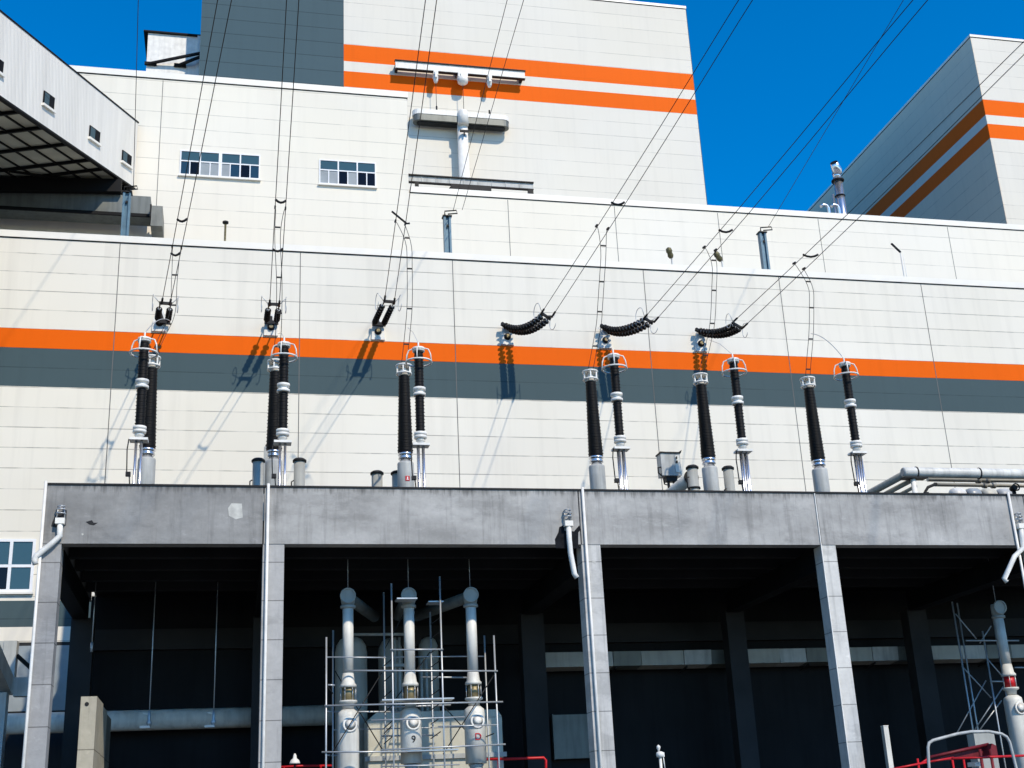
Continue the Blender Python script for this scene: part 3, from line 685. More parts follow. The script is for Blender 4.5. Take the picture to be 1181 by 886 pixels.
for i, dp in enumerate(DROP):
    c, both = line_at(i, *dp[0]); n = len(dp); pts = [c]
    for k in range(1, n):
        f = k/(n-1); pts.append(P(*dp[k], c.y+(YBU-c.y)*f))
    pts[-1] = V((BX[i], YBU, 18.58))
    fine = []
    for k in range(n-1):
        p0, p1, p2, p3 = pts[max(k-1, 0)], pts[k], pts[k+1], pts[min(k+2, n-1)]
        for j in range(5):
            u = j/5; fine.append(.5*((2*p1)+(p2-p0)*u+(2*p0-5*p1+4*p2-p3)*u*u+(3*p1-p0-3*p2+p3)*u**3))
    fine.append(pts[-1])
    t = thing('jumper_cable', pts[-1], 'twin cable dropping from the overhead line to the bushing, ' + ['nearest the gallery', 'between the equal canisters', 'with the red sticker', 'left of the control box', 'right of the control box', 'nearest the roof pipe rack'][i], 'cable', 'jumper cables')
    for sg in (-.1, .1):
        e0 = both[0 if sg < 0 else 1]
        MB().tube([(p+V((sg, 0, 0))).lerp(e0, max(0, 1-j/6)**1.5) for j, p in enumerate(fine)], .012, 6).build('conductor', 'wire', t)
        MB().bar(e0-V((0, .12, .02)), e0+V((0, .12, .02)), .06, .07).build('tap_clamp', 'dark_steel', t)
    for k in range(4, len(fine)-2, 6):
        MB().bar(fine[k]-V((.1, 0, 0)), fine[k]+V((.1, 0, 0)), .045, .05).build('spacer', 'dark_steel', t)
    if i == 2:
        q0, q1 = P(452, 244, c.y), P(469, 258, c.y); MB().tube([q0, q1, q1+V((.12, 0, .02))], .04, 6).build('tap_clamp', 'dark_steel', t)
    top = V((AX[i], YAR, 18.55))                                   # thin link to the arrester beside it
    src = fine[len(fine)*3//5]
    lk = [src, src.lerp(top, .4)+V((.15, 0, .30)), src.lerp(top, .8)+V((.1, 0, .15)), top]
    if i in (0, 5): MB().tube([bez(src, src.lerp(top, .5)+V((0, 0, .5)), top, k/10) for k in range(11)], .014, 6).build('link_wire', 'steel', t)
    else: MB().tube([fine[-6], fine[-6].lerp(top, .5)+V((0, 0, .12)), top], .009, 6).build('link_wire', 'steel', t)

# ------------------------------------------------------------------ other things on the shelter roof
def canister(px0, px1, pyt, Y, label):
    a, b = P(px0, pyt, Y), P(px1, pyt, Y); x = (a.x+b.x)/2; r = (b.x-a.x)/2; t = thing('canister', (x, Y, ZR), label, 'canister', 'lidded canisters on the shelter roof')
    MB().cyl((x, Y, ZR), (x, Y, a.z-.1), r*.82, n=20).build('body', 'pipe_grey', t)
    MB().lathe([(r, 0), (r, .07), (r*.7, .13)], (x, Y, a.z-.1), n=20).build('lid', 'dark_steel', t)
    MB().lathe([(r, 0), (r, .06)], (x, Y, 13.45), n=20).build('flange', 'dark_steel', t)
    MB().tube([V((x-r*.8, Y-.1, 13.9)), V((x-r*1.15, Y-.1, 13.85)), V((x-r*1.15, Y-.1, 13.5)), V((x-r*.8, Y-.1, 13.4))], .025, 6).build('handle', 'dark_steel', t)
canister(290, 306, 530, 44.6, 'grey lidded canister left of the arrester above the second column')
canister(337.5, 353.5, 530, 44.6, 'grey lidded canister right of the arrester above the second column')
canister(427, 442.5, 544.5, 46, 'shorter grey canister standing free, left of the red stickered bushing')
canister(450.5, 466, 544.5, 46, 'shorter grey canister half hidden behind the red stickered bushing')
canister(791, 805, 538, 43.4, 'grey canister between the cream pipe and a bushing')
canister(832.5, 846, 539, 45, 'grey canister between a bushing and an arrester, right of the control box')
a, b = P(304.5, 516, 46.5), P(312, 516, 46.5)
t = thing('slim_cabinet', ((a.x+b.x)/2, 46.5, ZR), 'slim tall grey cabinet behind the bushing between the equal canisters', 'cabinet')
MB().box(a.x, b.x, 46.4, 46.7, ZR, a.z).build('body', 'base_grey', t); MB().box(a.x+.05, a.x+.15, 46.42, 46.6, a.z+.002, a.z+.08).build('knob', 'dark_steel', t)
a, b = P(763, 549, 46), P(783, 524, 46)
t = thing('control_box', ((a.x+b.x)/2, 46, ZR), 'weathered grey control box with pointed corners on a stand, near the cream pipe', 'cabinet')
x0, x1 = a.x, b.x
MB().box(x0, x1, 45.9, 46.4, a.z, b.z).build('body', 'base_grey', t)
MB().prism([V((x0-.03, 45.85, b.z+.003)), V((x1+.03, 45.85, b.z+.003)), V((x1+.08, 45.85, b.z+.14)), V((x1-.06, 45.85, b.z+.05)), V((x0+.2, 45.85, b.z+.05)), V((x0-.02, 45.85, b.z+.06))], (0, .6, 0)).build('hood', 'dark_steel', t)
MB().box(x1-.24, x1-.05, 45.87, 45.897, a.z+.12, b.z-.08).build('door', 'pipe_white', t)
MB().box(x1-.22, x1-.14, 45.83, 45.868, a.z+.5, a.z+.6).box(x1-.2, x1-.16, 45.80, 45.866, b.z-.25, b.z-.15).build('latch', 'dark_steel', t)
MB().tube([V((x0, 46, a.z+.36)), V((x0-.12, 46, a.z+.34)), V((x0-.12, 46, a.z+.12)), V((x0, 46, a.z+.02))], .03, 6).build('handle', 'dark_steel', t)
MB().box(x0+.2, x1-.16, 46.0, 46.3, a.z-.2, a.z-.003).box(x0+.28, x0+.36, 46.1, 46.2, ZR, a.z-.203).box(x1-.3, x1-.22, 46.1, 46.2, ZR, a.z-.203).build('stand', 'dark_steel', t)
MB().tube([V((x0+.02, 45.95, a.z+.1)), V((x0+.08, 45.95, a.z-.35)), V((x0+.25, 45.95, a.z-.4)), V((x0+.3, 45.95, a.z-.9))], .03, 6).build('cable', 'dark_steel', t)
p1 = P(797, 551, 44.0); p0 = p1+V((0, 6.5, 0))
t = thing('flanged_pipe', (p0.x, p0.y, ZR), 'thick cream pipe running back behind a canister beside the control box', 'pipe')
MB().cyl(p0, p1, .24, n=20).build('pipe', 'pipe_white', t)
MB().lathe([(.29, 0), (.29, .07)], p1, p1-p0, 20).build('flange', 'dark_steel', t)

# rack of horizontal pipes at the right end of the roof
t = thing('pipe_rack', P(1040, 570, 44), 'rack of white and cream horizontal pipes at the right end of the shelter roof', 'pipes')
yr = 43.6; q = P(1041, 544.8, yr); zc = q.z; xr = q.x
MB().lathe([(.17, 0), (.205, .06), (.205, 14)], (xr, yr, zc), (1, 0, 0), 22).build('main_pipe', 'pipe_white', t)
MB().lathe([(.16, 0), (.16, .02)], (xr-.021, yr, zc), (1, 0, 0), 8).build('end_cap', 'glass_pale', t)
for dx in (.58, 3.35, 7): MB().torus((xr+dx, yr, zc), .21, .028, (1, 0, 0), 22).build('pipe_clamp', 'dark_steel', t)
for k, (y_, dz, rr, px) in enumerate(((44.3, P(1090, 553, 44.3).z-zc, .10, 1070), (44.8, P(1090, 559, 44.8).z-zc, .085, 1077))):
    x_ = P(px, 555, y_).x
    MB().cyl((x_, y_, zc+dz), (xr+14, y_, zc+dz), rr).build('lower_pipe', 'pipe_cream', t)
    for dx in (2.2, 2.6): MB().cyl((x_+dx, y_, zc+dz), (x_+dx+.15, y_, zc+dz), rr+.05).build('pipe_flange', 'pipe_grey', t)
# pipes that run back and down-left
for k, ((u0, v0), (u1, v1), rr) in enumerate((((1045, 546), (1006, 570), .15), ((1051, 554), (1026, 570), .10), ((1056, 561), (1044, 571), .075))):
    A = P(u0, v0, yr+.05+.2*k)
    MB().cyl(A, A+V((0, 7.8-.2*k, 0)), rr, n=18).build('branch_pipe', 'pipe_grey', t)
x_ = P(1054, 560, yr).x
MB().cyl((x_, yr, ZR), (x_, yr, zc-.28), .1).build('support', 'white_metal', t)
MB().box(x_-.45, x_+.55, yr-.2, yr+.2, zc-.27, zc-.215).build('support_head', 'dark_steel', t)
MB().tube([V((x_+.3, yr, ZR)), V((x_+.28, yr, zc-1)), V((x_+.6, yr, zc-.6)), V((x_+1.0, yr, zc-.45))], .06).tube([V((x_+.5, yr, ZR)), V((x_+.55, yr, zc-.8))], .05).build('valve_pipe', 'dark_steel', t)
tx = P(1090, 566, 46).x
o = thing('gas_tank', (tx, 46, ZR), 'row of short white round ended tanks lying under the roof pipe rack', 'tank')
for k in range(4):
    x_ = tx+.2+k*.72
    MB().lathe([(.1, 0), (.3, .08), (.34, .2), (.34, .5), (.3, .6), (.1, .66)], (x_, 46, P(1090, 564, 46).z-.3), (1, 0, 0), 18).build('tank_shell', ('pipe_white', 'glass_pale', 'pipe_cream', 'base_grey')[k], o)
    MB().torus((x_+.66, 46, P(1090, 564, 46).z-.3), .2, .05, (1, 0, 0), 16).build('coupling', 'dark_steel', o)
MB().box(tx, tx+3, 45.9, 46.1, ZR, P(1090, 564, 46).z-.66).build('saddle', 'dark_steel', o)
tz = P(1170, 559, 44).z; tx = P(1168, 559, 44.2).x
o = thing('pipe_valve', (tx, 44.2, ZR), 'dark valve assembly under the far right of the roof pipe rack', 'valve')
MB().cyl((tx, 44.2, ZR), (tx, 44.2, tz-.1), .08).build('stem', 'dark_steel', o)
MB().torus((tx, 44.0, tz-.1), .14, .03, (0, 1, 0), 16).lathe([(.1, 0), (.14, .1), (.1, .3)], (tx, 44.05, tz-.1), (0, 1, 0), 12).build('hand_wheel', 'dark_steel', o)

# ------------------------------------------------------------------ equipment under the shelter
YP = 40.2
def text_mesh(ch, size, mt, parent, loc):
    c = bpy.data.curves.new('mark', 'FONT'); c.body = ch; c.size = size; c.extrude = .004; c.align_x = 'CENTER'; c.align_y = 'CENTER'
    o = bpy.data.objects.new('tmp', c); COL.objects.link(o); bpy.context.view_layer.update()
    me = bpy.data.meshes.new_from_object(o.evaluated_get(bpy.context.evaluated_depsgraph_get())); bpy.data.objects.remove(o)
    me.materials.clear(); me.materials.append(M[mt]); me.transform(Matrix.Rotation(PI/2, 4, 'X'))
    k = bpy.data.objects.new('mark', me); COL.objects.link(k); k.parent = parent; k.location = V(loc)-parent.location
def bus_duct(px, label, rear, mark=None, low=0, Y=YP, top=8.93, red=False):
    x = P(px, 790, Y).x; t = thing('bus_duct', (x, Y, low), label, 'bus duct', 'white bus ducts under the shelter')
    O = lambda z: V((x, Y, z))
    MB().cyl(O(6.50), O(top-.3), .17, n=22).build('upper_tube', 'pipe_white', t)
    MB().lathe([(.20, 0), (.24, .02), (.24, .09), (.19, .11)], O(top-.40), n=22).lathe([(.19, 0), (.22, .12), (.22, .30), (.2, .42)], O(top-.30), n=22).build('elbow', 'pipe_grey', t)
    MB().lathe([(.235, 0), (.25, .02), (.25, .09), (.20, .10), (.20, .06)], V((x-.02, Y-.18, top-.02)), (-.05, -1, -.05), 24).build('elbow_cap', 'pipe_grey', t)
    if rear:
        r = V(rear); MB().cyl(O(top-.02)+V((0, .1, 0)), O(top-.02)+r, .19, n=18).build('rear_tube', 'duct', t)
    MB().lathe([(.17, 0), (.21, -.3), (.26, -.36), (.26, -.43), (.2, -.44)], O(6.52), n=22).build('upper_cone', 'pipe_white', t)
    MB().cyl(O(5.70), O(6.08), .19, n=20).build('bellows', 'red' if red else 'brass', t)
    for k in range(6):
        q = V((math.cos(k*PI/3), math.sin(k*PI/3), 0))*.235; MB().cyl(O(5.68)+q, O(6.1)+q, .014, n=6).build('tie_rod', 'steel', t)
    MB().lathe([(.17, -.25), (.2, -.1), (.28, -.06), (.28, 0), (.2, .01)], O(5.69), n=22).build('lower_flange', 'pipe_white', t)
    MB().lathe([(.33, 0), (.33, 5.20-max(low, .0)), (.31, 5.33-low), (.2, 5.42-low)], O(low), n=26).build('lower_drum', 'pipe_white', t)
    MB().lathe([(.20, 0), (.23, .02), (.23, .06), (.21, .08)], V((x+.02, Y-.29, 4.95)), (.1, -1, 0), 24).lathe([(.17, 0), (.02, .03)], V((x+.028, Y-.372, 4.95)), (.1, -1, 0), 24).build('hatch', 'white_metal', t)
    MB().cyl(O(top+.2), O(ZR-.36), .012, n=6).build('hanger', 'steel', t)
    if low:
        MB().lathe([(.2, -.3), (.22, -.22), (.2, -.1), (.25, -.02)], O(low), n=18).cyl(O(0), O(low-.3), .14).build('foot', 'base_grey', t)
    if mark: text_mesh(mark[0], .30, mark[1], t, (x+.03, Y-.345, mark[2]))
    return t
bus_duct(401.5, 'white vertical bus duct without a mark, at the left of the scaffold', (1.2, 3.2, -.1))
bus_duct(473, 'white vertical bus duct with a black mark in the middle of the scaffold', (.05, 3.0, -.1), ('9', 'trim', P(473, 854, YP).z), P(474, 881, YP).z)
bus_duct(546, 'white vertical bus duct with a red letter mark at the right of the scaffold', (-1.3, 3.2, -.1), ('D', 'red', P(548, 851, YP).z), P(547, 881, YP).z)
bus_duct(1165, 'white vertical bus duct with a red collar by the far right column', None, None, 0, 41.4, P(1151.5, 701, 41.4).z, True)

# transformer behind the ducts
ta, tb = P(423, 823, 43.2), P(579, 870, 43.2)
t = thing('transformer', ((ta.x+tb.x)/2, 43.2, 0), 'pale grey transformer tank behind the scaffold with cooling cylinders above it', 'transformer')
MB().box(ta.x, tb.x, 43.0, 46.0, 0, ta.z-.25).build('tank', 'pipe_cream', t)
MB().prism([V((ta.x, 42.98, ta.z-.24)), V((tb.x, 42.98, ta.z-.24)), V((tb.x-.15, 42.98, ta.z)), V((ta.x+.3, 42.98, ta.z))], (0, 2.9, 0)).build('tank_cover', 'pipe_cream', t)
zf = P(500, 872, 43).z; MB().box(ta.x-.1, tb.x+.1, 42.9, 42.995, zf-.1, zf+.05).build('tank_rim', 'base_grey', t)
for (u0, u1, yt, yb, Y) in ((386.5, 423, 735, 880, 44.5), (436, 464, 737, 830, 45.6), (482, 505, 735, 830, 45.6)):
    a, b = P(u0, yt, Y), P(u1, yt, Y); x = (a.x+b.x)/2; r = (b.x-a.x)/2; z0 = 0 if yb > 850 else ta.z
    L = a.z-z0
    MB().lathe([(r, 0), (r, L-.55), (r*.93, L-.3), (r*.7, L-.1), (r*.3, L)], (x, Y, z0), n=26).build('oil_cylinder', 'pipe_grey', t)
for px in (456, 461, 486, 492, 498):
    x = P(px, 780, 45).x; MB().cyl((x, 45, ta.z), (x, 45, P(px, 735 if px < 480 else 760, 45).z), .05).build('oil_pipe', 'base_grey', t)
xq = P(470, 760, 45).x
MB().box(xq-.9, xq-.1, 44.85, 45.1, P(470, 766, 45).z-.1, P(470, 766, 45).z).cyl((ta.x-.6, 44.6, P(400, 732, 44.6).z), (xq, 44.6, P(440, 732, 44.6).z), .05).build('cross_pipe', 'base_grey', t)

# scaffold of thin tubes around the ducts
t = thing('scaffold', P(475, 886, 40), 'thin steel tube scaffold with small platforms round the three white ducts', 'scaffold')
def pole(x, yt, xb, Y, r=.028, name='upright'):
    a = P(x, yt, Y); MB().cyl((a.x, Y, 0), (a.x, Y, a.z), r, n=8).build(name, 'steel', t)
for x, yt, Y in ((376.4, 735, 39.5), (384.2, 727, 40.8), (442.5, 683, 41), (451.3, 673, 39.5), (507, 665, 39.5), (496, 706, 41), (569.5, 733, 39.5), (558.5, 733, 41)): pole(x, yt, x, Y)
for u0, u1, y0, y1, Y in ((398, 574, 773.5, 774, 39.45), (374, 580, 814, 809.5, 39.45), (377, 470, 821, 821, 40.85), (428, 536, 831, 827, 39.5), (371, 470, 867.5, 867, 39.45), (440, 583, 865, 858.5, 39.45),
                          (450, 511, 749.5, 749, 39.45), (378, 386, 790, 790.5, 39.5), (440, 505, 849, 848, 41.05), (486, 540, 781, 781.5, 41.05), (446, 520, 816, 813, 41.05), (375, 400, 871, 872, 40.9)):
    MB().cyl(P(u0, y0, Y), P(u1, y1, Y), .026, n=8).build('ledger', 'steel', t)
for u0, u1, y, Y in ((438, 520, 809, 40.1), (455, 478, 693.5, 40), (491, 508, 697, 40.3), (440, 525, 868, 40.1)):
    a, b = P(u0, y, Y), P(u1, y, Y); MB().box(a.x, b.x, Y-.62, Y-.06, a.z-.04, a.z).build('platform', 'steel', t)
for u0, v0, u1, v1, Y0, Y1 in ((376, 880, 441, 775, 39.55, 39.55), (511, 870, 572, 775, 39.55, 39.55), (384, 770, 443, 868, 40.9, 40.9), (452, 812, 496, 752, 41.1, 41.1), (444, 748, 470, 700, 41.1, 41.1), (512, 815, 560, 868, 41.05, 41.05), (376.4, 790, 384, 800, 39.5, 40.8), (451, 838, 443, 846, 39.5, 41), (569.5, 846, 558, 851, 39.5, 41)):
    MB().cyl(P(u0, v0, Y0), P(u1, v1, Y1), .018, n=6).build('brace', 'dark_steel', t)
for u0, u1, y0, y1, Y in ((384, 560, 842, 838, 41.1), (443, 560, 758, 757, 41.1), (376, 445, 758, 758.5, 39.5), (505, 575, 838, 836, 39.5), (440, 530, 884, 882, 39.5)):
    MB().cyl(P(u0, y0, Y), P(u1, y1, Y), .022, n=6).build('ledger', 'steel', t)
for k in range(9):
    y = 712+k*16.5; a, b = P(497, y+8, 40.9), P(508, y, 39.6); MB().cyl(a, b, .016, n=6).build('rung', 'dark_steel', t)
for k in range(6):
    y = 760+k*18; a, b = P(443, y+8, 40.9), P(452, y, 39.6); MB().cyl(a, b, .016, n=6).build('rung', 'dark_steel', t)

# lattice tower with thin poles by the right duct
t = thing('lattice_mast', P(1125, 880, 43), 'tall thin braced steel mast behind the duct with the red collar', 'mast')
for (u, yt) in ((1098, 694), (1120, 690), (1133, 728), (1143, 700)):
    a = P(u, yt, 43); MB().cyl((a.x, 43 if u != 1120 else 44, 0), (a.x, 43 if u != 1120 else 44, a.z), .03, n=8).build('upright', 'steel', t)
xa, xb = P(1120, 690, 43).x+.25, P(1133, 728, 43).x+.2
for u0, v0, u1, v1 in ((1109, 768, 1143, 805), (1137, 785, 1104, 845), (1102, 708, 1126, 737), (1130, 742, 1143, 722), (1137, 758, 1160, 785), (1157, 792, 1124, 842), (1130, 842, 1155, 808)):
    MB().cyl(P(u0, v0, 43.05), P(u1, v1, 43.05), .022, n=6).build('brace', 'steel', t)
for u0, u1, y in ((1114, 1175, 739), (1142, 1160, 786), (1170, 1181, 770)): MB().cyl(P(u0, y, 42.95), P(u1, y, 42.95), .03, n=6).build('crossbar', 'steel', t)

# large horizontal pipe in front of the rear wall
zp = P(200, 830, 48.2).z; rp = .36
o = MB().cyl((-14, 48.15, zp), (P(383, 825, 48.15).x, 48.15, zp), rp, n=24).build('large_pipe', 'pipe_white', None, org=(0, 48.15, zp)); tag(o, 'thick pale horizontal pipe running behind the left bays of the shelter', 'pipe')
# cable trunking along the rear wall
t = thing('cable_trunking', P(900, 760, 48.0), 'long sheet metal cable trunking along the dark rear wall', 'trunking')
x = P(622, 760, 48).x; zt_ = P(800, 751, 48).z; k = 0
while x < 37:
    L = 1.15 if k % 3 else 1.75
    MB().hexa([V((x, 47.75, zt_-.55)), V((x+L-.02, 47.75, zt_-.55)), V((x+L-.02, 48.5, zt_-.62)), V((x, 48.5, zt_-.62)), V((x, 47.7+.05*(k % 2), zt_)), V((x+L-.02, 47.7+.05*(k % 2), zt_)), V((x+L-.02, 48.5, zt_)), V((x, 48.5, zt_))]).build('trunking_section', ('pipe_grey', 'duct', 'duct', 'base_grey', 'duct')[(k*3+k//3) % 5], t)
    if k % 2 == 0: MB().bar(V((x+.1, 48.7, zt_-.75)), V((x+.1, 47.8, zt_-.62)), .06).build('bracket', 'dark_steel', t)
    x += L; k += 1
a, b = P(637, 825, 48.6), P(690, 874, 48.6)
o = MB().box(a.x, b.x+.6, 48.5, 48.74, b.z, a.z).box(a.x-.03, a.x-.002, 48.48, 48.74, b.z-.03, a.z+.03).build('wall_panel', 'duct', None, org=(a.x, 48.6, b.z)); tag(o, 'grey flat panel on the dark rear wall beside the third column', 'panel')

# hanging lamps in the left bay
def hanging(px, y0, y1, label, lamp=True):
    Y = 44; a, b = P(px, y0, Y), P(px, y1, Y); t = thing('hanging_lamp', (b.x, Y, b.z), label, 'lamp', 'lamps hanging in the left bay')
    MB().cyl((b.x, Y, b.z), (b.x, Y, ZR-.36), .02, n=6).build('rod', 'steel', t)
    if lamp:
        MB().lathe([(.04, .5), (.06, .3), (.05, .2), (.1, .12), (.05, 0)], (b.x, Y, b.z), n=10).build('lamp_holder', 'steel', t)
        MB().box(b.x-.28, b.x+.04, Y-.12, Y+.12, b.z-.06, b.z+.02).bar(V((b.x, Y, b.z+.38)), V((b.x-.2, Y, b.z+.42)), .04).build('lamp_head', 'white_metal', t)
    else:
        MB().lathe([(.05, .3), (.04, 0)], (b.x, Y, b.z), n=8).build('end_fitting', 'steel', t)
hanging(171.5, 700, 838, 'hanging lamp on a long rod above the beige wall end')
hanging(246, 700, 837, 'hanging lamp on a long rod next to the second column')
hanging(105.5, 700, 752, 'short bare hanging rod beside the rear column', False)

# beige firewall end
a = P(93.5, 803.5, 40.0); b = P(112, 803.5, 40.0); x0, x1 = a.x, b.x; z1 = a.z
t = thing('firewall', ((x0+x1)/2, 40, 0), 'beige concrete block wall stepping back into the left bay', 'wall')
MB().box(x0, x1, 40.0, 42.2, 0, z1).build('pier', 'beige', t)
MB().box(x0+.04, x1-.02, 42.21, 44.0, 0, z1-.05).build('wall_section', 'beige', t)
MB().box(x0+.02, x1-.06, 44.01, 46.2, 0, z1-.1).build('wall_section', concrete('old_beige_concrete', (.24, .22, .18), 2.0, .45, .3), t)  # rear stretch in a darker beige
o = MB().cyl(((x0+x1)/2-.05, 39.985, z1-.22), ((x0+x1)/2-.05, 39.999, z1-.22), .06).build('lifting_eye', 'dark_steel', t)

# red rails, hoop rail, posts
def rail(name, pts, Y, r, mt, label, posts=(), group=None, cat='railing'):
    pp = [P(x, y, Y) for x, y in pts]; t = thing(name, (pp[0].x, Y, 0), label, cat, group)
    MB().tube(pp, r, 10).build('rail', mt, t)
    for p in posts:
        q = pp[0].lerp(pp[-1], p); MB().cyl((q.x, Y, 0), (q.x, Y, q.z-r*.5), r*.9, n=8).build('post', mt, t)
    return t
rail('red_railing', [(318, 885), (345, 883.5), (383, 883)], 42.5, .035, 'red', 'low red pipe rail left of the scaffold', (.15, .8), 'red pipe rails')
pp = rail('red_railing', [(560, 876), (615, 874.5), (627, 874), (629.5, 877), (629.5, 900)], 42.5, .045, 'red', 'red pipe rail with a bent corner right of the scaffold', (), 'red pipe rails')
q = P(629.5, 890, 42.5); MB().cyl((q.x, 42.5, 0), (q.x, 42.5, q.z), .045).build('post', 'red', pp)
q = P(575, 876, 42.5); MB().cyl((q.x, 42.5, 0), (q.x, 42.5, q.z), .04).build('post', 'red', pp)
# small floodlight and camera post
q = P(340, 877, 40.5); t = thing('yard_lamp', (q.x, 40.5, 0), 'tiny white domed lamp near the foot of the second column', 'lamp')
MB().cyl((q.x, 40.5, 0), (q.x, 40.5, q.z-.1), .03).build('pole', 'dark_steel', t)
MB().lathe([(.16, 0), (.16, .03), (.13, .1), (.06, .16), (.05, .24), (.02, .3)], (q.x, 40.5, q.z-.1), n=14).build('lamp_head', 'white_metal', t)
q = P(762.5, 886, 37); z_ = P(762.5, 874, 37).z; t = thing('yard_camera', (q.x, 37, 0), 'small white camera on a slim pole in front of the third bay', 'camera')
MB().cyl((q.x, 37, 0), (q.x, 37, z_+.05), .042).build('pole', 'white_metal', t)
MB().lathe([(.05, 0), (.105, .03), (.115, .09), (.105, .15), (.05, .18)], (q.x, 37, z_-.0), n=14).box(q.x-.02, q.x+.12, 36.95, 37.06, z_+.02, z_+.15).build('housing', 'white_metal', t)
MB().lathe([(.03, 0), (.035, .05), (.06, .1), (.055, .15), (.01, .19)], (q.x-.03, 37, z_+.18), n=10).build('sensor', 'white_metal', t)
MB().tube([V((q.x+.09, 36.98, z_+.02)), V((q.x+.1, 36.98, z_-.15)), V((q.x+.11, 36.98, z_-.3))], .0148, 6).build('cable', 'white_metal', t)
q = P(1020, 838, 42); t = thing('white_post', (q.x, 42, 0), 'plain white square post in the right bay left of the hoop rail', 'post')
MB().box(q.x-.09, q.x+.09, 41.9, 42.1, 0, q.z).build('shaft', 'pipe_white', t); MB().box(q.x-.1, q.x+.1, 41.89, 42.11, q.z+.002, q.z+.03).build('cap', 'white_metal', t)
# pale hoop and the red frame behind it
YH = 33.0
hp = [P(x, y, YH) for x, y in ((1072.5, 900), (1071, 880), (1070.2, 862), (1071.5, 857), (1076, 854), (1104, 846.5), (1120, 844), (1140, 843.8), (1155, 846.5), (1161, 850), (1164.5, 856), (1168, 870), (1172, 886))]
lo = [V((hp[0].x, YH, 0))]; hi = [V((hp[-1].x, YH, 0))]
o = MB().tube(lo+hp+hi, .042, 12).build('hoop_rail', 'base_grey', None, org=(hp[0].x, YH, 0)); tag(o, 'pale bent tube hoop standing over the red frame', 'railing')
t = thing('machine_guard', P(1110, 880, 34), 'red steel machine guard of rails and plates under the pale hoop', 'guard')
def RB(u0, v0, u1, v1, Y, r=.04, mt='red', name='rail', Y2=None):
    MB().tube([P(u0, v0, Y), P(u1, v1, Y2 or Y)], r, 8).build(name, mt, t)
RB(1030, 887, 1068, 879.5, 34, .03); RB(1068, 879.5, 1100, 874, 34, .03); RB(1098, 875, 1185, 871.5, 33.6, .035)
RB(1060, 882, 1072, 874, 34.4, .03); RB(1068, 874.5, 1140, 858.5, 34.6, .045, 'maroon', 'top_bar')
a, b = P(1072, 876, 34.6), P(1148, 860, 34.6)
MB().prism([P(1070, 878, 34.7), P(1147, 874, 34.7), P(1147, 860, 34.7), P(1140, 858, 34.7)], (0, .05, 0)).build('guard_plate', 'maroon', t)
MB().prism([P(1141, 872, 34.3), P(1151, 872, 34.3), P(1149, 860, 34.3), P(1144, 857.5, 34.3)], (0, .4, 0)).build('guard_plate', 'maroon', t)
for u in (1058, 1098, 1111, 1131.5, 1143.5):
    q0, q1 = P(u, 874, 34.2), P(u+4, 890, 34.2); MB().cyl((q0.x, 34.2, 0), (q0.x, 34.2, P(u, 864 if u > 1120 else 875, 34.2).z), .045 if u > 1120 else .03).build('post', 'maroon' if u > 1120 else 'red', t)
MB().box(P(1122, 880, 35).x, P(1132, 880, 35).x, 34.9, 35.3, P(1122, 884, 35).z, P(1122, 879, 35).z).build('fitting', 'white_metal', t)
q = P(1134, 855, 36.5); MB().box(q.x-.35, q.x+.35, 36.4, 36.8, 0, P(1134, 846, 36.5).z).build('machine_body', 'pipe_grey', t)

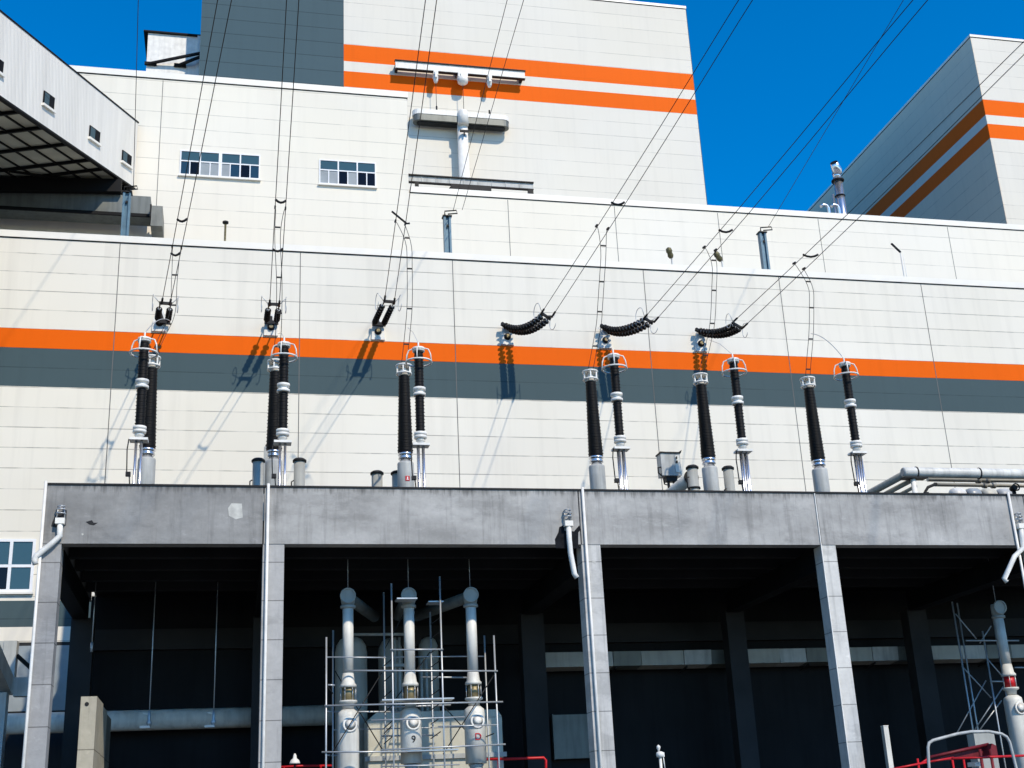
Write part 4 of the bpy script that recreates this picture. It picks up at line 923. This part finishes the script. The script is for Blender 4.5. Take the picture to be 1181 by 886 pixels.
# concrete frame left of the shelter
t = thing('pipe_gantry', P(15, 886, 46), 'pale grey concrete gantry frame at the left edge beyond the first column', 'gantry')
zb_ = P(10, 739, 46).z; x1 = P(18, 760, 46).x
MB().box(x1-.42, x1, 46, 46.5, P(10, 800, 46).z, zb_).build('stub_column', 'base_grey', t)
MB().box(x1-2.6, x1-.43, 46.05, 46.45, zb_-.35, zb_).build('top_beam', 'base_grey', t)
z2 = P(25, 781, 46).z; MB().box(x1+.005, P(37, 790, 46).x, 46.05, 46.45, z2-.62, z2).build('tie_beam', 'base_grey', t)
q0, q1 = P(-20, 756, 44), P(12, 800, 46); MB().bar(V((x1-.2, 42.5, z2+.4)), V((x1-.2, 45.99, z2-.25)), .35, .6).build('bracket_beam', 'base_grey', t)
MB().box(x1-.5, x1-.1, 45.4, 45.98, 0, z2-.56).build('column', 'base_grey', t)
MB().bar(V((x1, 46.2, P(20, 755, 46).z)), V((x1+.75, 46.2, P(33, 778, 46).z)), .14).build('brace', 'trim', t)
# hall ground floor windows seen past the first column
for x0_, x1_ in ((-8.2, -6.7), (-6.5, -5.0)):
    MB().box(x0_, x1_, YA-.03, YA-.004, 6.8, 9.25).build('window', 'glass_pale', hall)

# ------------------------------------------------------------------ light
SD = V((.43, -1.0, .98)).normalized()
sun = bpy.data.lights.new('sun', 'SUN'); sun.energy = 4.3; sun.angle = math.radians(.8); sun.color = (1, .885, .72)
so = bpy.data.objects.new('sun', sun); COL.objects.link(so); so.rotation_euler = SD.to_track_quat('Z', 'Y').to_euler()
wd = bpy.data.worlds.new('World'); S.world = wd; wd.use_nodes = True
nt = wd.node_tree; bg = nt.nodes['Background']
sky = nd(nt, 'ShaderNodeTexSky', sky_type='NISHITA'); sky.sun_disc = False
sky.sun_elevation = math.asin(SD.z); sky.sun_rotation = math.atan2(SD.x, SD.y)
sky.altitude = 1800; sky.air_density = 1.0; sky.dust_density = 0.35; sky.ozone_density = 3.0
hs = nd(nt, 'ShaderNodeHueSaturation'); hs.inputs['Saturation'].default_value = 1.45; hs.inputs['Value'].default_value = 1.62
nt.links.new(sky.outputs[0], hs.inputs['Color']); nt.links.new(hs.outputs[0], bg.inputs['Color'])
bg.inputs['Strength'].default_value = .15
S.view_settings.view_transform = 'Standard'; S.view_settings.look = 'None'; S.view_settings.gamma = 1; S.view_settings.use_curve_mapping = False
S.view_settings.exposure = -.06
S.render.engine = 'CYCLES'; S.cycles.max_bounces = 6
